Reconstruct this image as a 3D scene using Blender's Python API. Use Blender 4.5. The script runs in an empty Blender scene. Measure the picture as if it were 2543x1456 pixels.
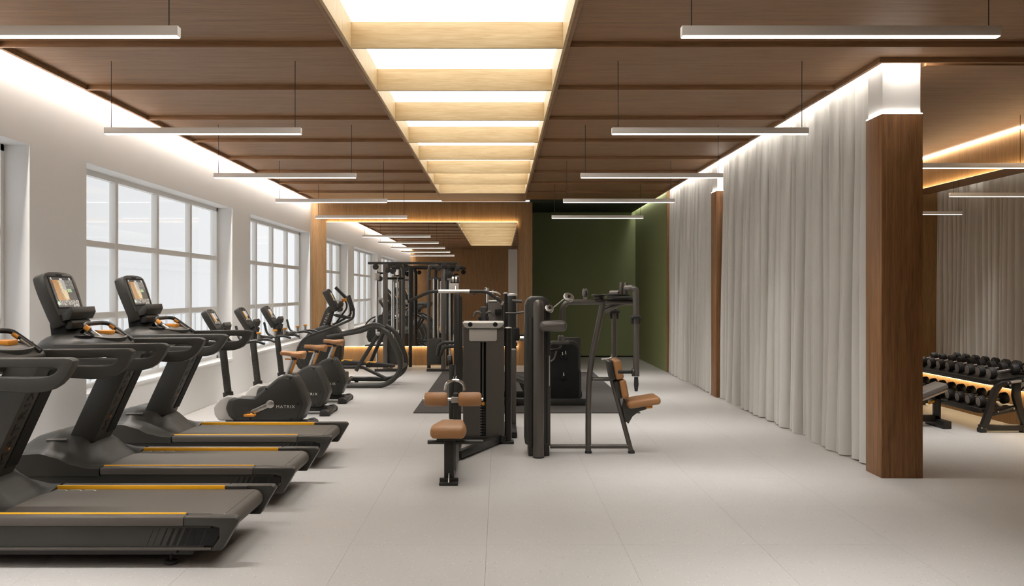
import bpy, bmesh, math, random
from mathutils import Vector, Matrix
random.seed(7)
PI = math.pi
S = bpy.context.scene
COL = S.collection

# ------------------------------------------------------------------ camera
F = 2400.0; H = 1.44
cd = bpy.data.cameras.new('camera'); cam = bpy.data.objects.new('camera', cd); COL.objects.link(cam)
cam.location = (0, 0, H); cam.rotation_euler = (PI/2, 0, 0)
cd.sensor_width = 36; cd.lens = F/2543*36
cd.shift_x = 31.5/2543; cd.shift_y = -3.0/2543; cd.clip_start = 0.05; cd.clip_end = 200
S.camera = cam
# ------------------------------------------------------------------ world, exposure, light levels
S.view_settings.view_transform = 'Standard'; S.view_settings.look = 'None'
S.view_settings.gamma = 1; S.view_settings.use_curve_mapping = False
S.view_settings.exposure = 0.53
W = bpy.data.worlds.new('overcast'); S.world = W; W.use_nodes = True
W.node_tree.nodes['Background'].inputs[0].default_value = (0.97, 0.985, 1.0, 1)
W.node_tree.nodes['Background'].inputs[1].default_value = 0.72
L_SKY = 1.7      # luminous skylight panels
L_PEND = 4.0     # pendant diffusers
W_PEND = 9.6    # light thrown down by each pendant
L_COVE = 60.0    # white cove above the windows
L_SLOT = 13.0     # white slot above the curtains
L_WARM = 13.0     # warm strips behind the mirrors

# ------------------------------------------------------------------ helpers
def P(px, py, D): return Vector(((px-1240)*D/F, D, H-(py-725)*D/F))
def lin(c):
    return tuple(((v/255)/12.92 if v/255 <= .04045 else ((v/255+.055)/1.055)**2.4) for v in c)+(1,)
def mat(name, rgb, rough=.5, metal=0, spec=.5, bump=None, coat=0):
    m = bpy.data.materials.new(name); m.use_nodes = True; nt = m.node_tree
    b = nt.nodes['Principled BSDF']
    b.inputs['Base Color'].default_value = lin(rgb); b.inputs['Roughness'].default_value = rough
    b.inputs['Metallic'].default_value = metal; b.inputs['Specular IOR Level'].default_value = spec
    b.inputs['Coat Weight'].default_value = coat
    sc = bump[0] if bump else 60; st = bump[1] if bump else .03
    tc = nt.nodes.new('ShaderNodeTexCoord'); n = nt.nodes.new('ShaderNodeTexNoise')
    n.inputs['Scale'].default_value = sc; n.inputs['Detail'].default_value = 3
    nt.links.new(tc.outputs['Object'], n.inputs['Vector'])
    bp = nt.nodes.new('ShaderNodeBump'); bp.inputs['Strength'].default_value = st; bp.inputs['Distance'].default_value = .005
    nt.links.new(n.outputs['Fac'], bp.inputs['Height']); nt.links.new(bp.outputs['Normal'], b.inputs['Normal'])
    mx = nt.nodes.new('ShaderNodeMapRange'); mx.inputs['To Min'].default_value = rough*.88; mx.inputs['To Max'].default_value = min(1, rough*1.12)
    nt.links.new(n.outputs['Fac'], mx.inputs['Value']); nt.links.new(mx.outputs['Result'], b.inputs['Roughness'])
    return m
def wood(name, light, dark, stretch, rough=.5, ring=.5):
    m = bpy.data.materials.new(name); m.use_nodes = True; nt = m.node_tree; b = nt.nodes['Principled BSDF']
    tc = nt.nodes.new('ShaderNodeTexCoord'); mp = nt.nodes.new('ShaderNodeMapping')
    mp.inputs['Scale'].default_value = stretch
    nt.links.new(tc.outputs['Object'], mp.inputs['Vector'])
    n1 = nt.nodes.new('ShaderNodeTexNoise'); n1.inputs['Scale'].default_value = 1.0; n1.inputs['Detail'].default_value = 8; n1.inputs['Roughness'].default_value = .65; n1.inputs['Distortion'].default_value = .6
    n2 = nt.nodes.new('ShaderNodeTexNoise'); n2.inputs['Scale'].default_value = 6.0; n2.inputs['Detail'].default_value = 4
    nt.links.new(mp.outputs['Vector'], n1.inputs['Vector']); nt.links.new(mp.outputs['Vector'], n2.inputs['Vector'])
    ad = nt.nodes.new('ShaderNodeMix'); ad.data_type = 'FLOAT'; ad.inputs['Factor'].default_value = .4
    nt.links.new(n1.outputs['Fac'], ad.inputs['A']); nt.links.new(n2.outputs['Fac'], ad.inputs['B'])
    cr = nt.nodes.new('ShaderNodeValToRGB'); e = cr.color_ramp.elements
    e[0].position = .36; e[0].color = lin(dark); e[1].position = .62; e[1].color = lin(light)
    nt.links.new(ad.outputs['Result'], cr.inputs['Fac']); nt.links.new(cr.outputs['Color'], b.inputs['Base Color'])
    b.inputs['Roughness'].default_value = rough; b.inputs['Specular IOR Level'].default_value = .35
    bp = nt.nodes.new('ShaderNodeBump'); bp.inputs['Strength'].default_value = .08; bp.inputs['Distance'].default_value = .003
    nt.links.new(ad.outputs['Result'], bp.inputs['Height']); nt.links.new(bp.outputs['Normal'], b.inputs['Normal'])
    return m
def emis(name, rgb, s):
    m = bpy.data.materials.new(name); m.use_nodes = True; nt = m.node_tree
    b = nt.nodes['Principled BSDF']; b.inputs['Base Color'].default_value = (.8, .8, .8, 1)
    b.inputs['Emission Color'].default_value = lin(rgb); b.inputs['Emission Strength'].default_value = s
    return m

M = {}
M['white'] = mat('white paint', (238, 237, 235), .75, spec=.2)
M['frame'] = mat('pale window frame', (240, 239, 236), .5)
M['ceil'] = wood('brown oak veneer', (160, 122, 86), (126, 92, 62), (1.2, 22, 22), .5)
M['wallwood'] = wood('brown oak upright', (164, 128, 86), (134, 100, 64), (26, 26, 1.3), .5)
M['pillar'] = wood('walnut pillar veneer', (150, 108, 68), (104, 70, 42), (30, 30, 1.0), .5)
M['oak'] = wood('light oak', (206, 182, 142), (184, 156, 114), (1.1, 14, 14), .5)
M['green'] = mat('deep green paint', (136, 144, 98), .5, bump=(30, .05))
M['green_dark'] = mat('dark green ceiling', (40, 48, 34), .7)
M['black'] = mat('black satin metal', (44, 42, 39), .38, metal=.2)
M['char'] = mat('charcoal plastic', (52, 50, 45), .42)
M['char2'] = mat('dark plastic', (41, 39, 35), .42)
M['grey'] = mat('grey shroud', (88, 82, 76), .45)
M['gunmetal'] = mat('gunmetal tube', (96, 91, 86), .36, metal=.45)
M['belt'] = mat('belt rubber', (92, 86, 78), .62, bump=(220, .15))
M['vent'] = mat('vent black', (8, 8, 7), .8)
M['chrome'] = mat('chrome', (225, 223, 220), .14, metal=1)
M['steel'] = mat('brushed steel', (180, 177, 172), .32, metal=.9)
M['silver'] = mat('silver paint', (196, 192, 186), .35, metal=.3)
M['plate'] = mat('pale plate', (200, 194, 186), .5)
M['yellow'] = mat('amber strip', (246, 178, 22), .4)
M['orange'] = mat('orange plastic', (214, 140, 42), .4)
M['tan'] = mat('tan leather', (164, 117, 74), .42, bump=(120, .12))
M['pad'] = mat('grey pad', (104, 98, 92), .5, bump=(160, .1))
M['disc'] = mat('dumbbell end disc', (140, 132, 124), .5)
M['mat'] = mat('rubber mat', (66, 61, 58), .85, bump=(300, .2))
M['rubber'] = mat('black rubber', (38, 36, 34), .6)
M['text'] = mat('dark lettering', (18, 17, 15), .5)
M['lettering'] = mat('pale lettering', (215, 212, 205), .5)
M['wire'] = mat('black wire', (30, 28, 26), .6)
M['housing'] = mat('aluminium housing', (236, 233, 228), .4)
M['slab'] = mat('dark void', (30, 28, 26), .9)
M['facade'] = mat('pale facade', (250, 250, 250), .8)
M['sky_panel'] = emis('skylight panel', (255, 252, 246), L_SKY)
M['pend'] = emis('pendant diffuser', (255, 250, 242), L_PEND)
M['cove'] = emis('cove strip', (255, 250, 243), L_COVE)
M['slot'] = emis('slot strip', (255, 250, 243), L_SLOT)
M['warm'] = emis('warm strip', (255, 226, 180), L_WARM)
M['ptop'] = emis('pillar top strip', (255, 248, 238), 110)
M['edge'] = emis('ceiling edge strip', (255, 240, 216), 15)
M['ring'] = emis('pillar strip', (255, 248, 238), 22)
def mk_mirror():
    m = bpy.data.materials.new('mirror'); m.use_nodes = True; b = m.node_tree.nodes['Principled BSDF']
    b.inputs['Base Color'].default_value = (.86, .85, .83, 1); b.inputs['Metallic'].default_value = 1; b.inputs['Roughness'].default_value = .0
    return m
M['mirror'] = mk_mirror()
def mk_glass():
    m = bpy.data.materials.new('window glass'); m.use_nodes = True; nt = m.node_tree; nt.nodes.clear()
    o = nt.nodes.new('ShaderNodeOutputMaterial'); mx = nt.nodes.new('ShaderNodeMixShader'); t = nt.nodes.new('ShaderNodeBsdfTransparent'); g = nt.nodes.new('ShaderNodeBsdfGlossy')
    g.inputs['Roughness'].default_value = .02; mx.inputs[0].default_value = .04
    t.inputs[0].default_value = (.98, .98, .98, 1)
    nt.links.new(t.outputs[0], mx.inputs[1]); nt.links.new(g.outputs[0], mx.inputs[2]); nt.links.new(mx.outputs[0], o.inputs[0])
    return m
M['glass'] = mk_glass()
def mk_floor():
    m = bpy.data.materials.new('terrazzo floor'); m.use_nodes = True; nt = m.node_tree; b = nt.nodes['Principled BSDF']
    tc = nt.nodes.new('ShaderNodeTexCoord'); ge = nt.nodes.new('ShaderNodeNewGeometry')
    n = nt.nodes.new('ShaderNodeTexNoise'); n.inputs['Scale'].default_value = .9; n.inputs['Detail'].default_value = 5
    nt.links.new(ge.outputs['Position'], n.inputs['Vector'])
    cr = nt.nodes.new('ShaderNodeValToRGB'); cr.color_ramp.elements[0].color = lin((176, 173, 169)); cr.color_ramp.elements[1].color = lin((190, 187, 183))
    nt.links.new(n.outputs['Fac'], cr.inputs['Fac'])
    prev = cr.outputs['Color']
    for sc, col, th in ((38, (140, 134, 126), .13), (61, (232, 230, 226), .14), (90, (160, 150, 140), .12)):
        v = nt.nodes.new('ShaderNodeTexVoronoi'); v.inputs['Scale'].default_value = sc
        nt.links.new(ge.outputs['Position'], v.inputs['Vector'])
        sp = nt.nodes.new('ShaderNodeSeparateColor'); nt.links.new(v.outputs['Color'], sp.inputs[0])
        lt = nt.nodes.new('ShaderNodeMath'); lt.operation = 'LESS_THAN'; lt.inputs[1].default_value = th+.06
        nt.links.new(v.outputs['Distance'], lt.inputs[0])
        l2 = nt.nodes.new('ShaderNodeMath'); l2.operation = 'LESS_THAN'; l2.inputs[1].default_value = .22
        nt.links.new(sp.outputs[0], l2.inputs[0])
        mu = nt.nodes.new('ShaderNodeMath'); mu.operation = 'MULTIPLY'; nt.links.new(lt.outputs[0], mu.inputs[0]); nt.links.new(l2.outputs[0], mu.inputs[1])
        mm = nt.nodes.new('ShaderNodeMath'); mm.operation = 'MULTIPLY'; mm.inputs[1].default_value = .55; nt.links.new(mu.outputs[0], mm.inputs[0])
        mx = nt.nodes.new('ShaderNodeMix'); mx.data_type = 'RGBA'; mx.inputs['B'].default_value = lin(col)
        nt.links.new(mm.outputs[0], mx.inputs['Factor']); nt.links.new(prev, mx.inputs['A']); prev = mx.outputs['Result']
    nt.links.new(prev, b.inputs['Base Color']); b.inputs['Roughness'].default_value = .5; b.inputs['Specular IOR Level'].default_value = .3
    return m
M['floor'] = mk_floor()
def mk_curtain():
    m = mat('grey linen', (200, 197, 191), .9, spec=.1, bump=(260, .25))
    m.node_tree.nodes['Principled BSDF'].inputs['Sheen Weight'].default_value = .15
    return m
M['curtain'] = mk_curtain()
def mk_screen():
    m = bpy.data.materials.new('screen picture'); m.use_nodes = True; nt = m.node_tree; b = nt.nodes['Principled BSDF']
    a = nt.nodes.new('ShaderNodeAttribute'); a.attribute_name = 'Col'
    b.inputs['Base Color'].default_value = (.01, .01, .01, 1); b.inputs['Roughness'].default_value = .2
    nt.links.new(a.outputs['Color'], b.inputs['Emission Color']); b.inputs['Emission Strength'].default_value = .5
    return m
M['screen'] = mk_screen()

def rot2(pts): return pts
class MB:
    def __init__(s): s.bm = bmesh.new()
    def _add(s, t, mx=None):
        if mx is not None: bmesh.ops.transform(t, matrix=mx, verts=t.verts)
        me = bpy.data.meshes.new('tmp'); t.to_mesh(me); t.free(); s.bm.from_mesh(me); bpy.data.meshes.remove(me); return s
    def box(s, x0, x1, y0, y1, z0, z1, bev=0, seg=2, mx=None):
        t = bmesh.new(); bmesh.ops.create_cube(t, size=1)
        for v in t.verts: v.co = Vector(((x0+x1)/2+v.co.x*(x1-x0), (y0+y1)/2+v.co.y*(y1-y0), (z0+z1)/2+v.co.z*(z1-z0)))
        if bev: bmesh.ops.bevel(t, geom=t.edges[:], offset=bev, segments=seg, profile=.5, affect='EDGES', clamp_overlap=True)
        return s._add(t, mx)
    def prism(s, pts, a0, a1, axis='y', bev=0, seg=2, mx=None, hole=None):
        t = bmesh.new()
        def mk(p, a): return {'y': (p[0], a, p[1]), 'z': (p[0], p[1], a), 'x': (a, p[0], p[1])}[axis]
        A = [t.verts.new(mk(p, a0)) for p in pts]; B = [t.verts.new(mk(p, a1)) for p in pts]; n = len(pts)
        if hole:
            C = [t.verts.new(mk(p, a0)) for p in hole]; D = [t.verts.new(mk(p, a1)) for p in hole]
            for i in range(n):
                j = (i+1) % n
                t.faces.new((A[i], A[j], C[j], C[i])); t.faces.new((B[j], B[i], D[i], D[j]))
                t.faces.new((A[j], A[i], B[i], B[j])); t.faces.new((C[i], C[j], D[j], D[i]))
        else:
            t.faces.new(A); t.faces.new(B[::-1])
            for i in range(n): t.faces.new((A[(i+1) % n], A[i], B[i], B[(i+1) % n]))
        bmesh.ops.recalc_face_normals(t, faces=t.faces[:])
        if bev:
            es = [e for e in t.edges if len(e.link_faces) == 2 and (e.calc_face_angle(0) > .6)]
            bmesh.ops.bevel(t, geom=es, offset=bev, segments=seg, profile=.5, affect='EDGES', clamp_overlap=True)
        return s._add(t, mx)
    def tube(s, pts, r, seg=10, fil=0, flat=1.0, mx=None, closed=False):
        pts = [Vector(p) for p in pts]
        if fil and len(pts) > 2:
            q = [pts[0]]
            for i in range(1, len(pts)-1):
                a, b, c = pts[i-1], pts[i], pts[i+1]
                d1 = (a-b); d2 = (c-b); f = min(fil, d1.length*.48, d2.length*.48)
                p0 = b+d1.normalized()*f; p1 = b+d2.normalized()*f
                for k in range(5):
                    u = k/4; q.append(p0*(1-u)**2+b*2*u*(1-u)+p1*u*u)
            q.append(pts[-1]); pts = q
        n = len(pts); rr = r if isinstance(r, (list, tuple)) else [r]*n
        if len(rr) != n: rr = [rr[0]+(rr[-1]-rr[0])*i/(n-1) for i in range(n)]
        t = bmesh.new(); rings = []; up = None
        for i, p in enumerate(pts):
            d = (pts[min(i+1, n-1)]-pts[max(i-1, 0)]).normalized()
            if up is None:
                up = Vector((0, 1, 0)) if abs(d.y) < .9 else Vector((1, 0, 0))
            sd = d.cross(up).normalized(); up = sd.cross(d).normalized()
            rings.append([t.verts.new(p+sd*math.cos(2*PI*k/seg)*rr[i]+up*math.sin(2*PI*k/seg)*rr[i]*flat) for k in range(seg)])
        for a, b in zip(rings, rings[1:]):
            for k in range(seg): t.faces.new((a[k], a[(k+1) % seg], b[(k+1) % seg], b[k]))
        t.faces.new(rings[0][::-1]); t.faces.new(rings[-1])
        bmesh.ops.recalc_face_normals(t, faces=t.faces[:])
        return s._add(t, mx)
    def bar(s, p0, p1, w, h, bev=.004, up=(0, 1, 0)):
        p0 = Vector(p0); p1 = Vector(p1); d = p1-p0; L = d.length; d.normalize(); u = Vector(up)
        if abs(d.dot(u)) > .95: u = Vector((1, 0, 0))
        a = d.cross(u).normalized(); u = a.cross(d).normalized()
        mx = Matrix((( d.x, u.x, a.x, p0.x), (d.y, u.y, a.y, p0.y), (d.z, u.z, a.z, p0.z), (0, 0, 0, 1)))
        return s.box(0, L, -h/2, h/2, -w/2, w/2, bev=bev, seg=2, mx=mx)
    def lathe(s, prof, o, ax, seg=20):
        o = Vector(o); ax = Vector(ax).normalized(); u = Vector((0, 0, 1)) if abs(ax.z) < .9 else Vector((1, 0, 0))
        a = ax.cross(u).normalized(); b = ax.cross(a); t = bmesh.new(); rings = []
        for r, h in prof: rings.append([t.verts.new(o+ax*h+(a*math.cos(2*PI*k/seg)+b*math.sin(2*PI*k/seg))*max(r, 1e-4)) for k in range(seg)])
        for p, q in zip(rings, rings[1:]):
            for k in range(seg): t.faces.new((p[k], p[(k+1) % seg], q[(k+1) % seg], q[k]))
        t.faces.new(rings[0][::-1]); t.faces.new(rings[-1]); bmesh.ops.recalc_face_normals(t, faces=t.faces[:])
        return s._add(t)
    def disc(s, o, ax, r, h, rim=.15, seg=20):
        return s.lathe([(r*(1-rim), -h/2), (r, -h/2+r*rim*.6), (r, h/2-r*rim*.6), (r*(1-rim), h/2)], o, ax, seg)
    def grid(s, fn, nu, nv):
        t = bmesh.new(); V = [[t.verts.new(fn(i/nu, j/nv)) for j in range(nv+1)] for i in range(nu+1)]
        for i in range(nu):
            for j in range(nv): t.faces.new((V[i][j], V[i+1][j], V[i+1][j+1], V[i][j+1]))
        return s._add(t)

def obj(name, mb, m, parent=None, sharp=.7, origin=None):
    me = bpy.data.meshes.new(name); 
    off = parent.matrix_world.translation.copy() if False else None
    o = bpy.data.objects.new(name, me)
    base = Vector((0, 0, 0)); p = parent
    while p is not None: base += Vector(p.location); p = p.parent
    if origin is not None and parent is None:
        o.location = origin; base = Vector(origin)
    if base.length: bmesh.ops.translate(mb.bm, vec=-base, verts=mb.bm.verts)
    mb.bm.to_mesh(me); mb.bm.free(); me.materials.append(m)
    for f in me.polygons: f.use_smooth = True
    me.set_sharp_from_angle(angle=sharp)
    COL.objects.link(o)
    if parent: o.parent = parent
    return o
def tag(o, label=None, cat=None, group=None, kind=None):
    if label: o['label'] = label
    if cat: o['category'] = cat
    if group: o['group'] = group
    if kind: o['kind'] = kind
    return o
def thing(name, label, cat, loc, group=None):
    o = bpy.data.objects.new(name, None); COL.objects.link(o); o.location = loc; o.empty_display_size = .1
    return tag(o, label, cat, group)
KIDS = {}
def copy_tree(o, parent=None):
    c = o.copy(); COL.objects.link(c)
    if parent: c.parent = parent
    for ch in list(o.children): copy_tree(ch, c)
    return c
def struct(name, mb, m, parent=None):
    o = obj(name, mb, m, parent)
    if parent is None: o['kind'] = 'structure'
    return o
def text(name, s, m, parent, o, w, u, size, depth=.001, wide=1.4):
    c = bpy.data.curves.new('t', 'FONT'); c.body = s; c.size = size; c.extrude = depth; c.align_x = 'CENTER'; c.align_y = 'CENTER'; c.space_character = 1.25
    to = bpy.data.objects.new('t', c); COL.objects.link(to); bpy.context.view_layer.update()
    me = bpy.data.meshes.new_from_object(to.evaluated_get(bpy.context.evaluated_depsgraph_get()))
    bpy.data.objects.remove(to); bpy.data.curves.remove(c)
    w = Vector(w).normalized(); u = Vector(u).normalized(); n = w.cross(u); o = Vector(o)
    mx = Matrix(((w.x*wide, u.x, n.x, o.x), (w.y*wide, u.y, n.y, o.y), (w.z*wide, u.z, n.z, o.z), (0, 0, 0, 1)))
    me.transform(mx); mb = MB(); mb.bm.from_mesh(me); bpy.data.meshes.remove(me)
    return obj(name, mb, m, parent)
def basis(o, w, u):
    w = Vector(w).normalized(); u = Vector(u).normalized(); n = w.cross(u); o = Vector(o)
    return Matrix(((w.x, u.x, n.x, o.x), (w.y, u.y, n.y, o.y), (w.z, u.z, n.z, o.z), (0, 0, 0, 1)))

# ------------------------------------------------------------------ the room
ZC = 3.19; XL = -3.67; XR = 5.55; YB = -2.2; YW = 18.9; YG = 21.3; YE = 17.3; XP = 2.95
fl = tag(bpy.data.objects.new('floor', None), kind='structure'); COL.objects.link(fl)
xs = [XL-.3]+[-.847-.775*k for k in (3, 2, 1, 0)]+[-.072, .703, 1.478, 2.253, 3.028, 3.803, 4.578, 5.353, XR+.1]
xs[1] = -.847-.775*3
ysl = [YB-.1]; y = -1.4
while y < YG: ysl.append(y); y += .985
ysl.append(YG+.1)
g = .0005
for i in range(len(xs)-1):
    for j in range(len(ysl)-1):
        obj('floor_tile', MB().box(xs[i]+g, xs[i+1]-g, ysl[j]+g, ysl[j+1]-g, -.02, 0), M['floor'], fl)
sub = MB().box(XL-.4, XR+.2, YB-.2, YG+.2, -.12, -.0195)
obj('subfloor', sub, M['floor'], fl)
# roof slab closing everything
roof = MB(); roof.box(XL-.5, XR+.3, YB-.2, YG+.2, 3.48, 3.6); struct('ceiling_slab', roof, M['slab'])

ce = tag(bpy.data.objects.new('ceiling', None), kind='structure'); COL.objects.link(ce)
PIT = 1.46; Y0 = 6.92; SX0, SX1 = -1.06, .455; CX0, CX1 = -3.60, 2.93
joints = [Y0+PIT*k for k in range(-6, 9)]
YEND = 18.72
joints = [YB]+[j for j in joints if j > YB+.3]
joints[-1] = YEND if joints[-1] > 18 else joints[-1]
joints = [j for j in joints if j < 18.3]+[YEND]
SKY0, SKY1 = 1.08, Y0+PIT*7
def bay(x0, x1, y0, y1):
    t = .014
    obj('ceiling_panel', MB().box(x0, x1, y0, y1, ZC+.04, ZC+.07), M['ceil'], ce)
    m = MB(); m.box(x0, x1, y0-t, y0+t, ZC, ZC+.05, bev=.002); obj('ceiling_batten', m, M['ceil'], ce)
    m = MB(); m.box(x0, x0+.03, y0+t, y1-t, ZC, ZC+.05, bev=.002); m.box(x1-.03, x1, y0+t, y1-t, ZC, ZC+.05, bev=.002)
    obj('edge_batten', m, M['ceil'], ce)
for a, b in zip(joints, joints[1:]):
    bay(CX0, SX0-.02, a, b)
    right = CX1 if a > 5.5 else XR
    if a < 7 and b > 7:   # bay that reaches the pillar corner
        obj('ceiling_panel', MB().box(SX1+.02, XR, a, 7.40, ZC+.04, ZC+.07), M['ceil'], ce)
        obj('ceiling_panel', MB().box(SX1+.02, CX1, 7.40, b, ZC+.04, ZC+.07), M['ceil'], ce)
        obj('ceiling_batten', MB().box(SX1+.02, XR, a-.014, a+.014, ZC, ZC+.05, bev=.002), M['ceil'], ce)
        obj('edge_batten', MB().box(CX1-.03, XR, 7.37, 7.40, ZC, ZC+.05, bev=.002), M['ceil'], ce)
        obj('edge_batten', MB().box(CX1-.03, CX1, 7.40, b-.014, ZC, ZC+.05, bev=.002), M['ceil'], ce)
        obj('edge_batten', MB().box(SX1+.02, SX1+.05, a+.014, b-.014, ZC, ZC+.05, bev=.002), M['ceil'], ce)
    else: bay(SX1+.02, right, a, b)
# ceiling strips before / after skylight
obj('ceiling_panel', MB().box(SX0-.02, SX1+.02, YB, SKY0-.02, ZC+.0, ZC+.07), M['ceil'], ce)
obj('ceiling_panel', MB().box(SX0-.02, SX1+.02, SKY1+.02, YEND, ZC+.0, ZC+.07), M['ceil'], ce)
# right room ceiling
obj('ceiling_panel', MB().box(3.30, XR, 7.47, YE, ZC, ZC+.06), M['ceil'], ce)
# skylight well
sk = ce
obj('side_board', MB().box(SX0-.02, SX0, SKY0, SKY1, ZC-.003, 3.44), M['oak'], sk)
obj('side_board', MB().box(SX1, SX1+.02, SKY0, SKY1, ZC-.003, 3.44), M['oak'], sk)
obj('end_board', MB().box(SX0, SX1, SKY1, SKY1+.02, ZC-.003, 3.44), M['oak'], sk)
obj('end_board', MB().box(SX0, SX1, SKY0-.02, SKY0, ZC-.003, 3.44), M['oak'], sk)
yy = SKY0
bs = [Y0+PIT*k for k in range(-3, 7)]
for b in bs: obj('crossbeam', MB().box(SX0, SX1, b, b+.028, ZC-.003, 3.375, bev=.0015), M['oak'], sk)
ed = [SKY0]+bs+[SKY1]
for a, b in zip(ed, ed[1:]): obj('luminous_panel', MB().box(SX0+.002, SX1-.002, a+.004, b+.024, 3.378, 3.39), M['sky_panel'], sk)

# ---- left wall with windows
WN = [(2.86, 7.55), (8.59, 13.28), (14.25, 18.72)]; ZS, ZT = .52, 2.59
m = MB(); T = .30
m.box(XL-T, XL, YB, YG, ZT, 3.48); m.box(XL-T, XL, YB, YG, -.02, ZS)
e = YB
for a, b in WN: m.box(XL-T, XL, e, a, ZS, ZT); e = b
m.box(XL-T, XL, e, YG, ZS, ZT)
struct('wall_left', m, M['white'])
for wi, (a, b) in enumerate(WN):
    w = tag(bpy.data.objects.new('window_%d' % (wi+1), None), kind='structure'); COL.objects.link(w); w.location = (XL-.2, (a+b)/2, ZS)
    xf0, xf1 = XL-.26, XL-.20; q = .05
    m = MB(); m.box(xf0, xf1, a, b, ZS, ZS+q); m.box(xf0, xf1, a, b, ZT-q, ZT); m.box(xf0, xf1, a, a+q, ZS, ZT); m.box(xf0, xf1, b-q, b, ZS, ZT)
    obj('window_frame', m, M['frame'], w)
    n = 4; pw = (b-a)/n; ph = (ZT-ZS)/3
    for k in range(1, n): obj('mullion', MB().box(xf0, xf1+.01, a+pw*k-.035, a+pw*k+.035, ZS+q, ZT-q, bev=.008), M['frame'], w)
    for k in (1, 2): obj('transom', MB().box(xf0+.005, xf1-.005, a+q, b-q, ZS+ph*k-.03, ZS+ph*k+.03, bev=.005), M['frame'], w)
    for i in range(n):
        for k in range(3):
            obj('pane', MB().box(xf0+.025, xf0+.03, a+pw*i+.03, a+pw*(i+1)-.03, ZS+ph*k+.03, ZS+ph*(k+1)-.03), M['glass'], w)
    obj('window_sill', MB().box(XL-.20, XL+.012, a-.0, b+.0, ZS-.03, ZS+.012, bev=.004), M['white'], w)
# balcony railing beyond the glass
ra = thing('balcony_railing', 'pale balcony railing with thin balusters outside the windows', 'railing', (XL-.9, 8.5, 0))
obj('top_rail', MB().box(XL-.93, XL-.88, 2, 20.4, 1.12, 1.17), M['facade'], ra)
obj('bottom_rail', MB().box(XL-.92, XL-.89, 2, 20.4, .2, .24), M['frame'], ra)
for k in range(60): obj('baluster', MB().box(XL-.915, XL-.895, 2.1+.31*k, 2.13+.31*k, .24, 1.12), M['facade'], ra)
bl = thing('balcony_slab', 'pale concrete balcony floor outside the windows', 'balcony', (XL-.7, 8.5, 0))
obj('slab', MB().box(XL-1.0, XL-.31, 1.5, 21, -.1, .15), M['facade'], bl)
fb = thing('facade', 'pale neighbouring building seen through the windows', 'building', (XL-7, 18, -6))
m = MB(); m.box(XL-12, XL-5, 19, 34, -6, 9); obj('wall', m, M['facade'], fb)
for z in (-1.0, 2.0, 5.0): obj('ledge', MB().box(XL-5, XL-4.9, 19, 34, z, z+.12), M['facade'], fb)
# cove above left wall
m = MB(); m.box(XL+.005, CX0-.005, YB, YEND, 3.30, 3.31); o = obj('cove_light_strip', m, M['cove']); tag(o, 'white light strip in the cove above the window wall', 'light strip')
m = MB(); m.box(CX0-.004, CX0, YB, YEND, ZC, 3.3, 0); struct('trim_1', m, M['ceil'])

# ---- far wood wall + mirror
m = MB(); x0, x1 = XL, .646
m.box(x0, x1, YW, YW+.12, 0, 3.2); struct('wall_back', m, M['wallwood'])
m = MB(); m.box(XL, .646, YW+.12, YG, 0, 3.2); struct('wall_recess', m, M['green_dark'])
MX0, MX1, MZ0, MZ1 = -3.37, .354, .377, 2.80
def vadd(): pass
fm = thing('wall_mirror', 'large frameless mirror on the far wooden wall with glowing edges', 'mirror', (-1.5, YW, MZ0))
obj('mirror_glass', MB().box(MX0, MX1, YW-.055, YW-.045, MZ0, MZ1), M['mirror'], fm)
obj('backing', MB().box(MX0+.06, MX1-.06, YW-.045, YW, MZ0+.06, MZ1-.06), M['slab'], fm)
obj('light_strip', MB().box(MX0, MX1, YW-.04, YW-.01, MZ1-.012, MZ1+.004), M['warm'], fm)
obj('light_strip', MB().box(MX0, MX1, YW-.04, YW-.01, MZ0-.004, MZ0+.012), M['warm'], fm)
# ---- green recess
struct('wall_green_back', MB().box(.6, 3.3, YG, YG+.1, 0, 3.3), M['green'])
struct('wall_green_side', MB().box(3.0, 3.1, YE+.05, YG, 0, 3.48), M['green'])
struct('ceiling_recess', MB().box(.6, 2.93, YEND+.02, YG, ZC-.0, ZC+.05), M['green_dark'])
struct('baseboard_back', MB().box(.646, 3.0, YG-.015, YG, 0, .03), M['vent'])
# end wall of the right-hand room + post
struct('wall_far_right', MB().box(3.10, XR, YE, YE+.1, 0, 3.3), M['wallwood'])
struct('trim_2', MB().box(3.0, 3.12, YE-.02, YE+.05, 0, ZC+.1), M['wallwood'])
# right wall
m = MB(); m.box(XR, XR+.12, YB, YE+.1, 0, 3.48); struct('wall_right', m, M['wallwood'])
RY0, RY1, RZ0, RZ1 = 7.6, YE-.01, .393, 2.78
rm = thing('side_mirror', 'long frameless mirror on the right wooden wall behind the dumbbell rack', 'mirror', (XR, 12, RZ0))
obj('mirror_glass', MB().box(XR-.055, XR-.045, RY0, RY1, RZ0, RZ1), M['mirror'], rm)
obj('backing', MB().box(XR-.045, XR, RY0+.06, RY1-.06, RZ0+.06, RZ1-.06), M['slab'], rm)
obj('light_strip', MB().box(XR-.04, XR-.01, RY0, RY1, RZ1-.012, RZ1+.004), M['warm'], rm)
obj('light_strip', MB().box(XR-.04, XR-.01, RY0, RY1, RZ0-.004, RZ0+.012), M['warm'], rm)
o = obj('ceiling_edge_light_strip', MB().box(XR-.045, XR-.001, 7.5, YE, ZC-.012, ZC-.001), M['edge']); tag(o, 'warm light strip where the right wooden wall meets the ceiling', 'light strip')
# wall behind the camera (seen in the far mirror)
m = MB(); m.box(XL, .37, YB-.1, YB, 0, 3.48); struct('wall_front', m, M['wallwood'])
m = MB(); m.box(.37, XR, YB-.1, YB, 0, 3.48); struct('wall_front_white', m, M['white'])
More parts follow.
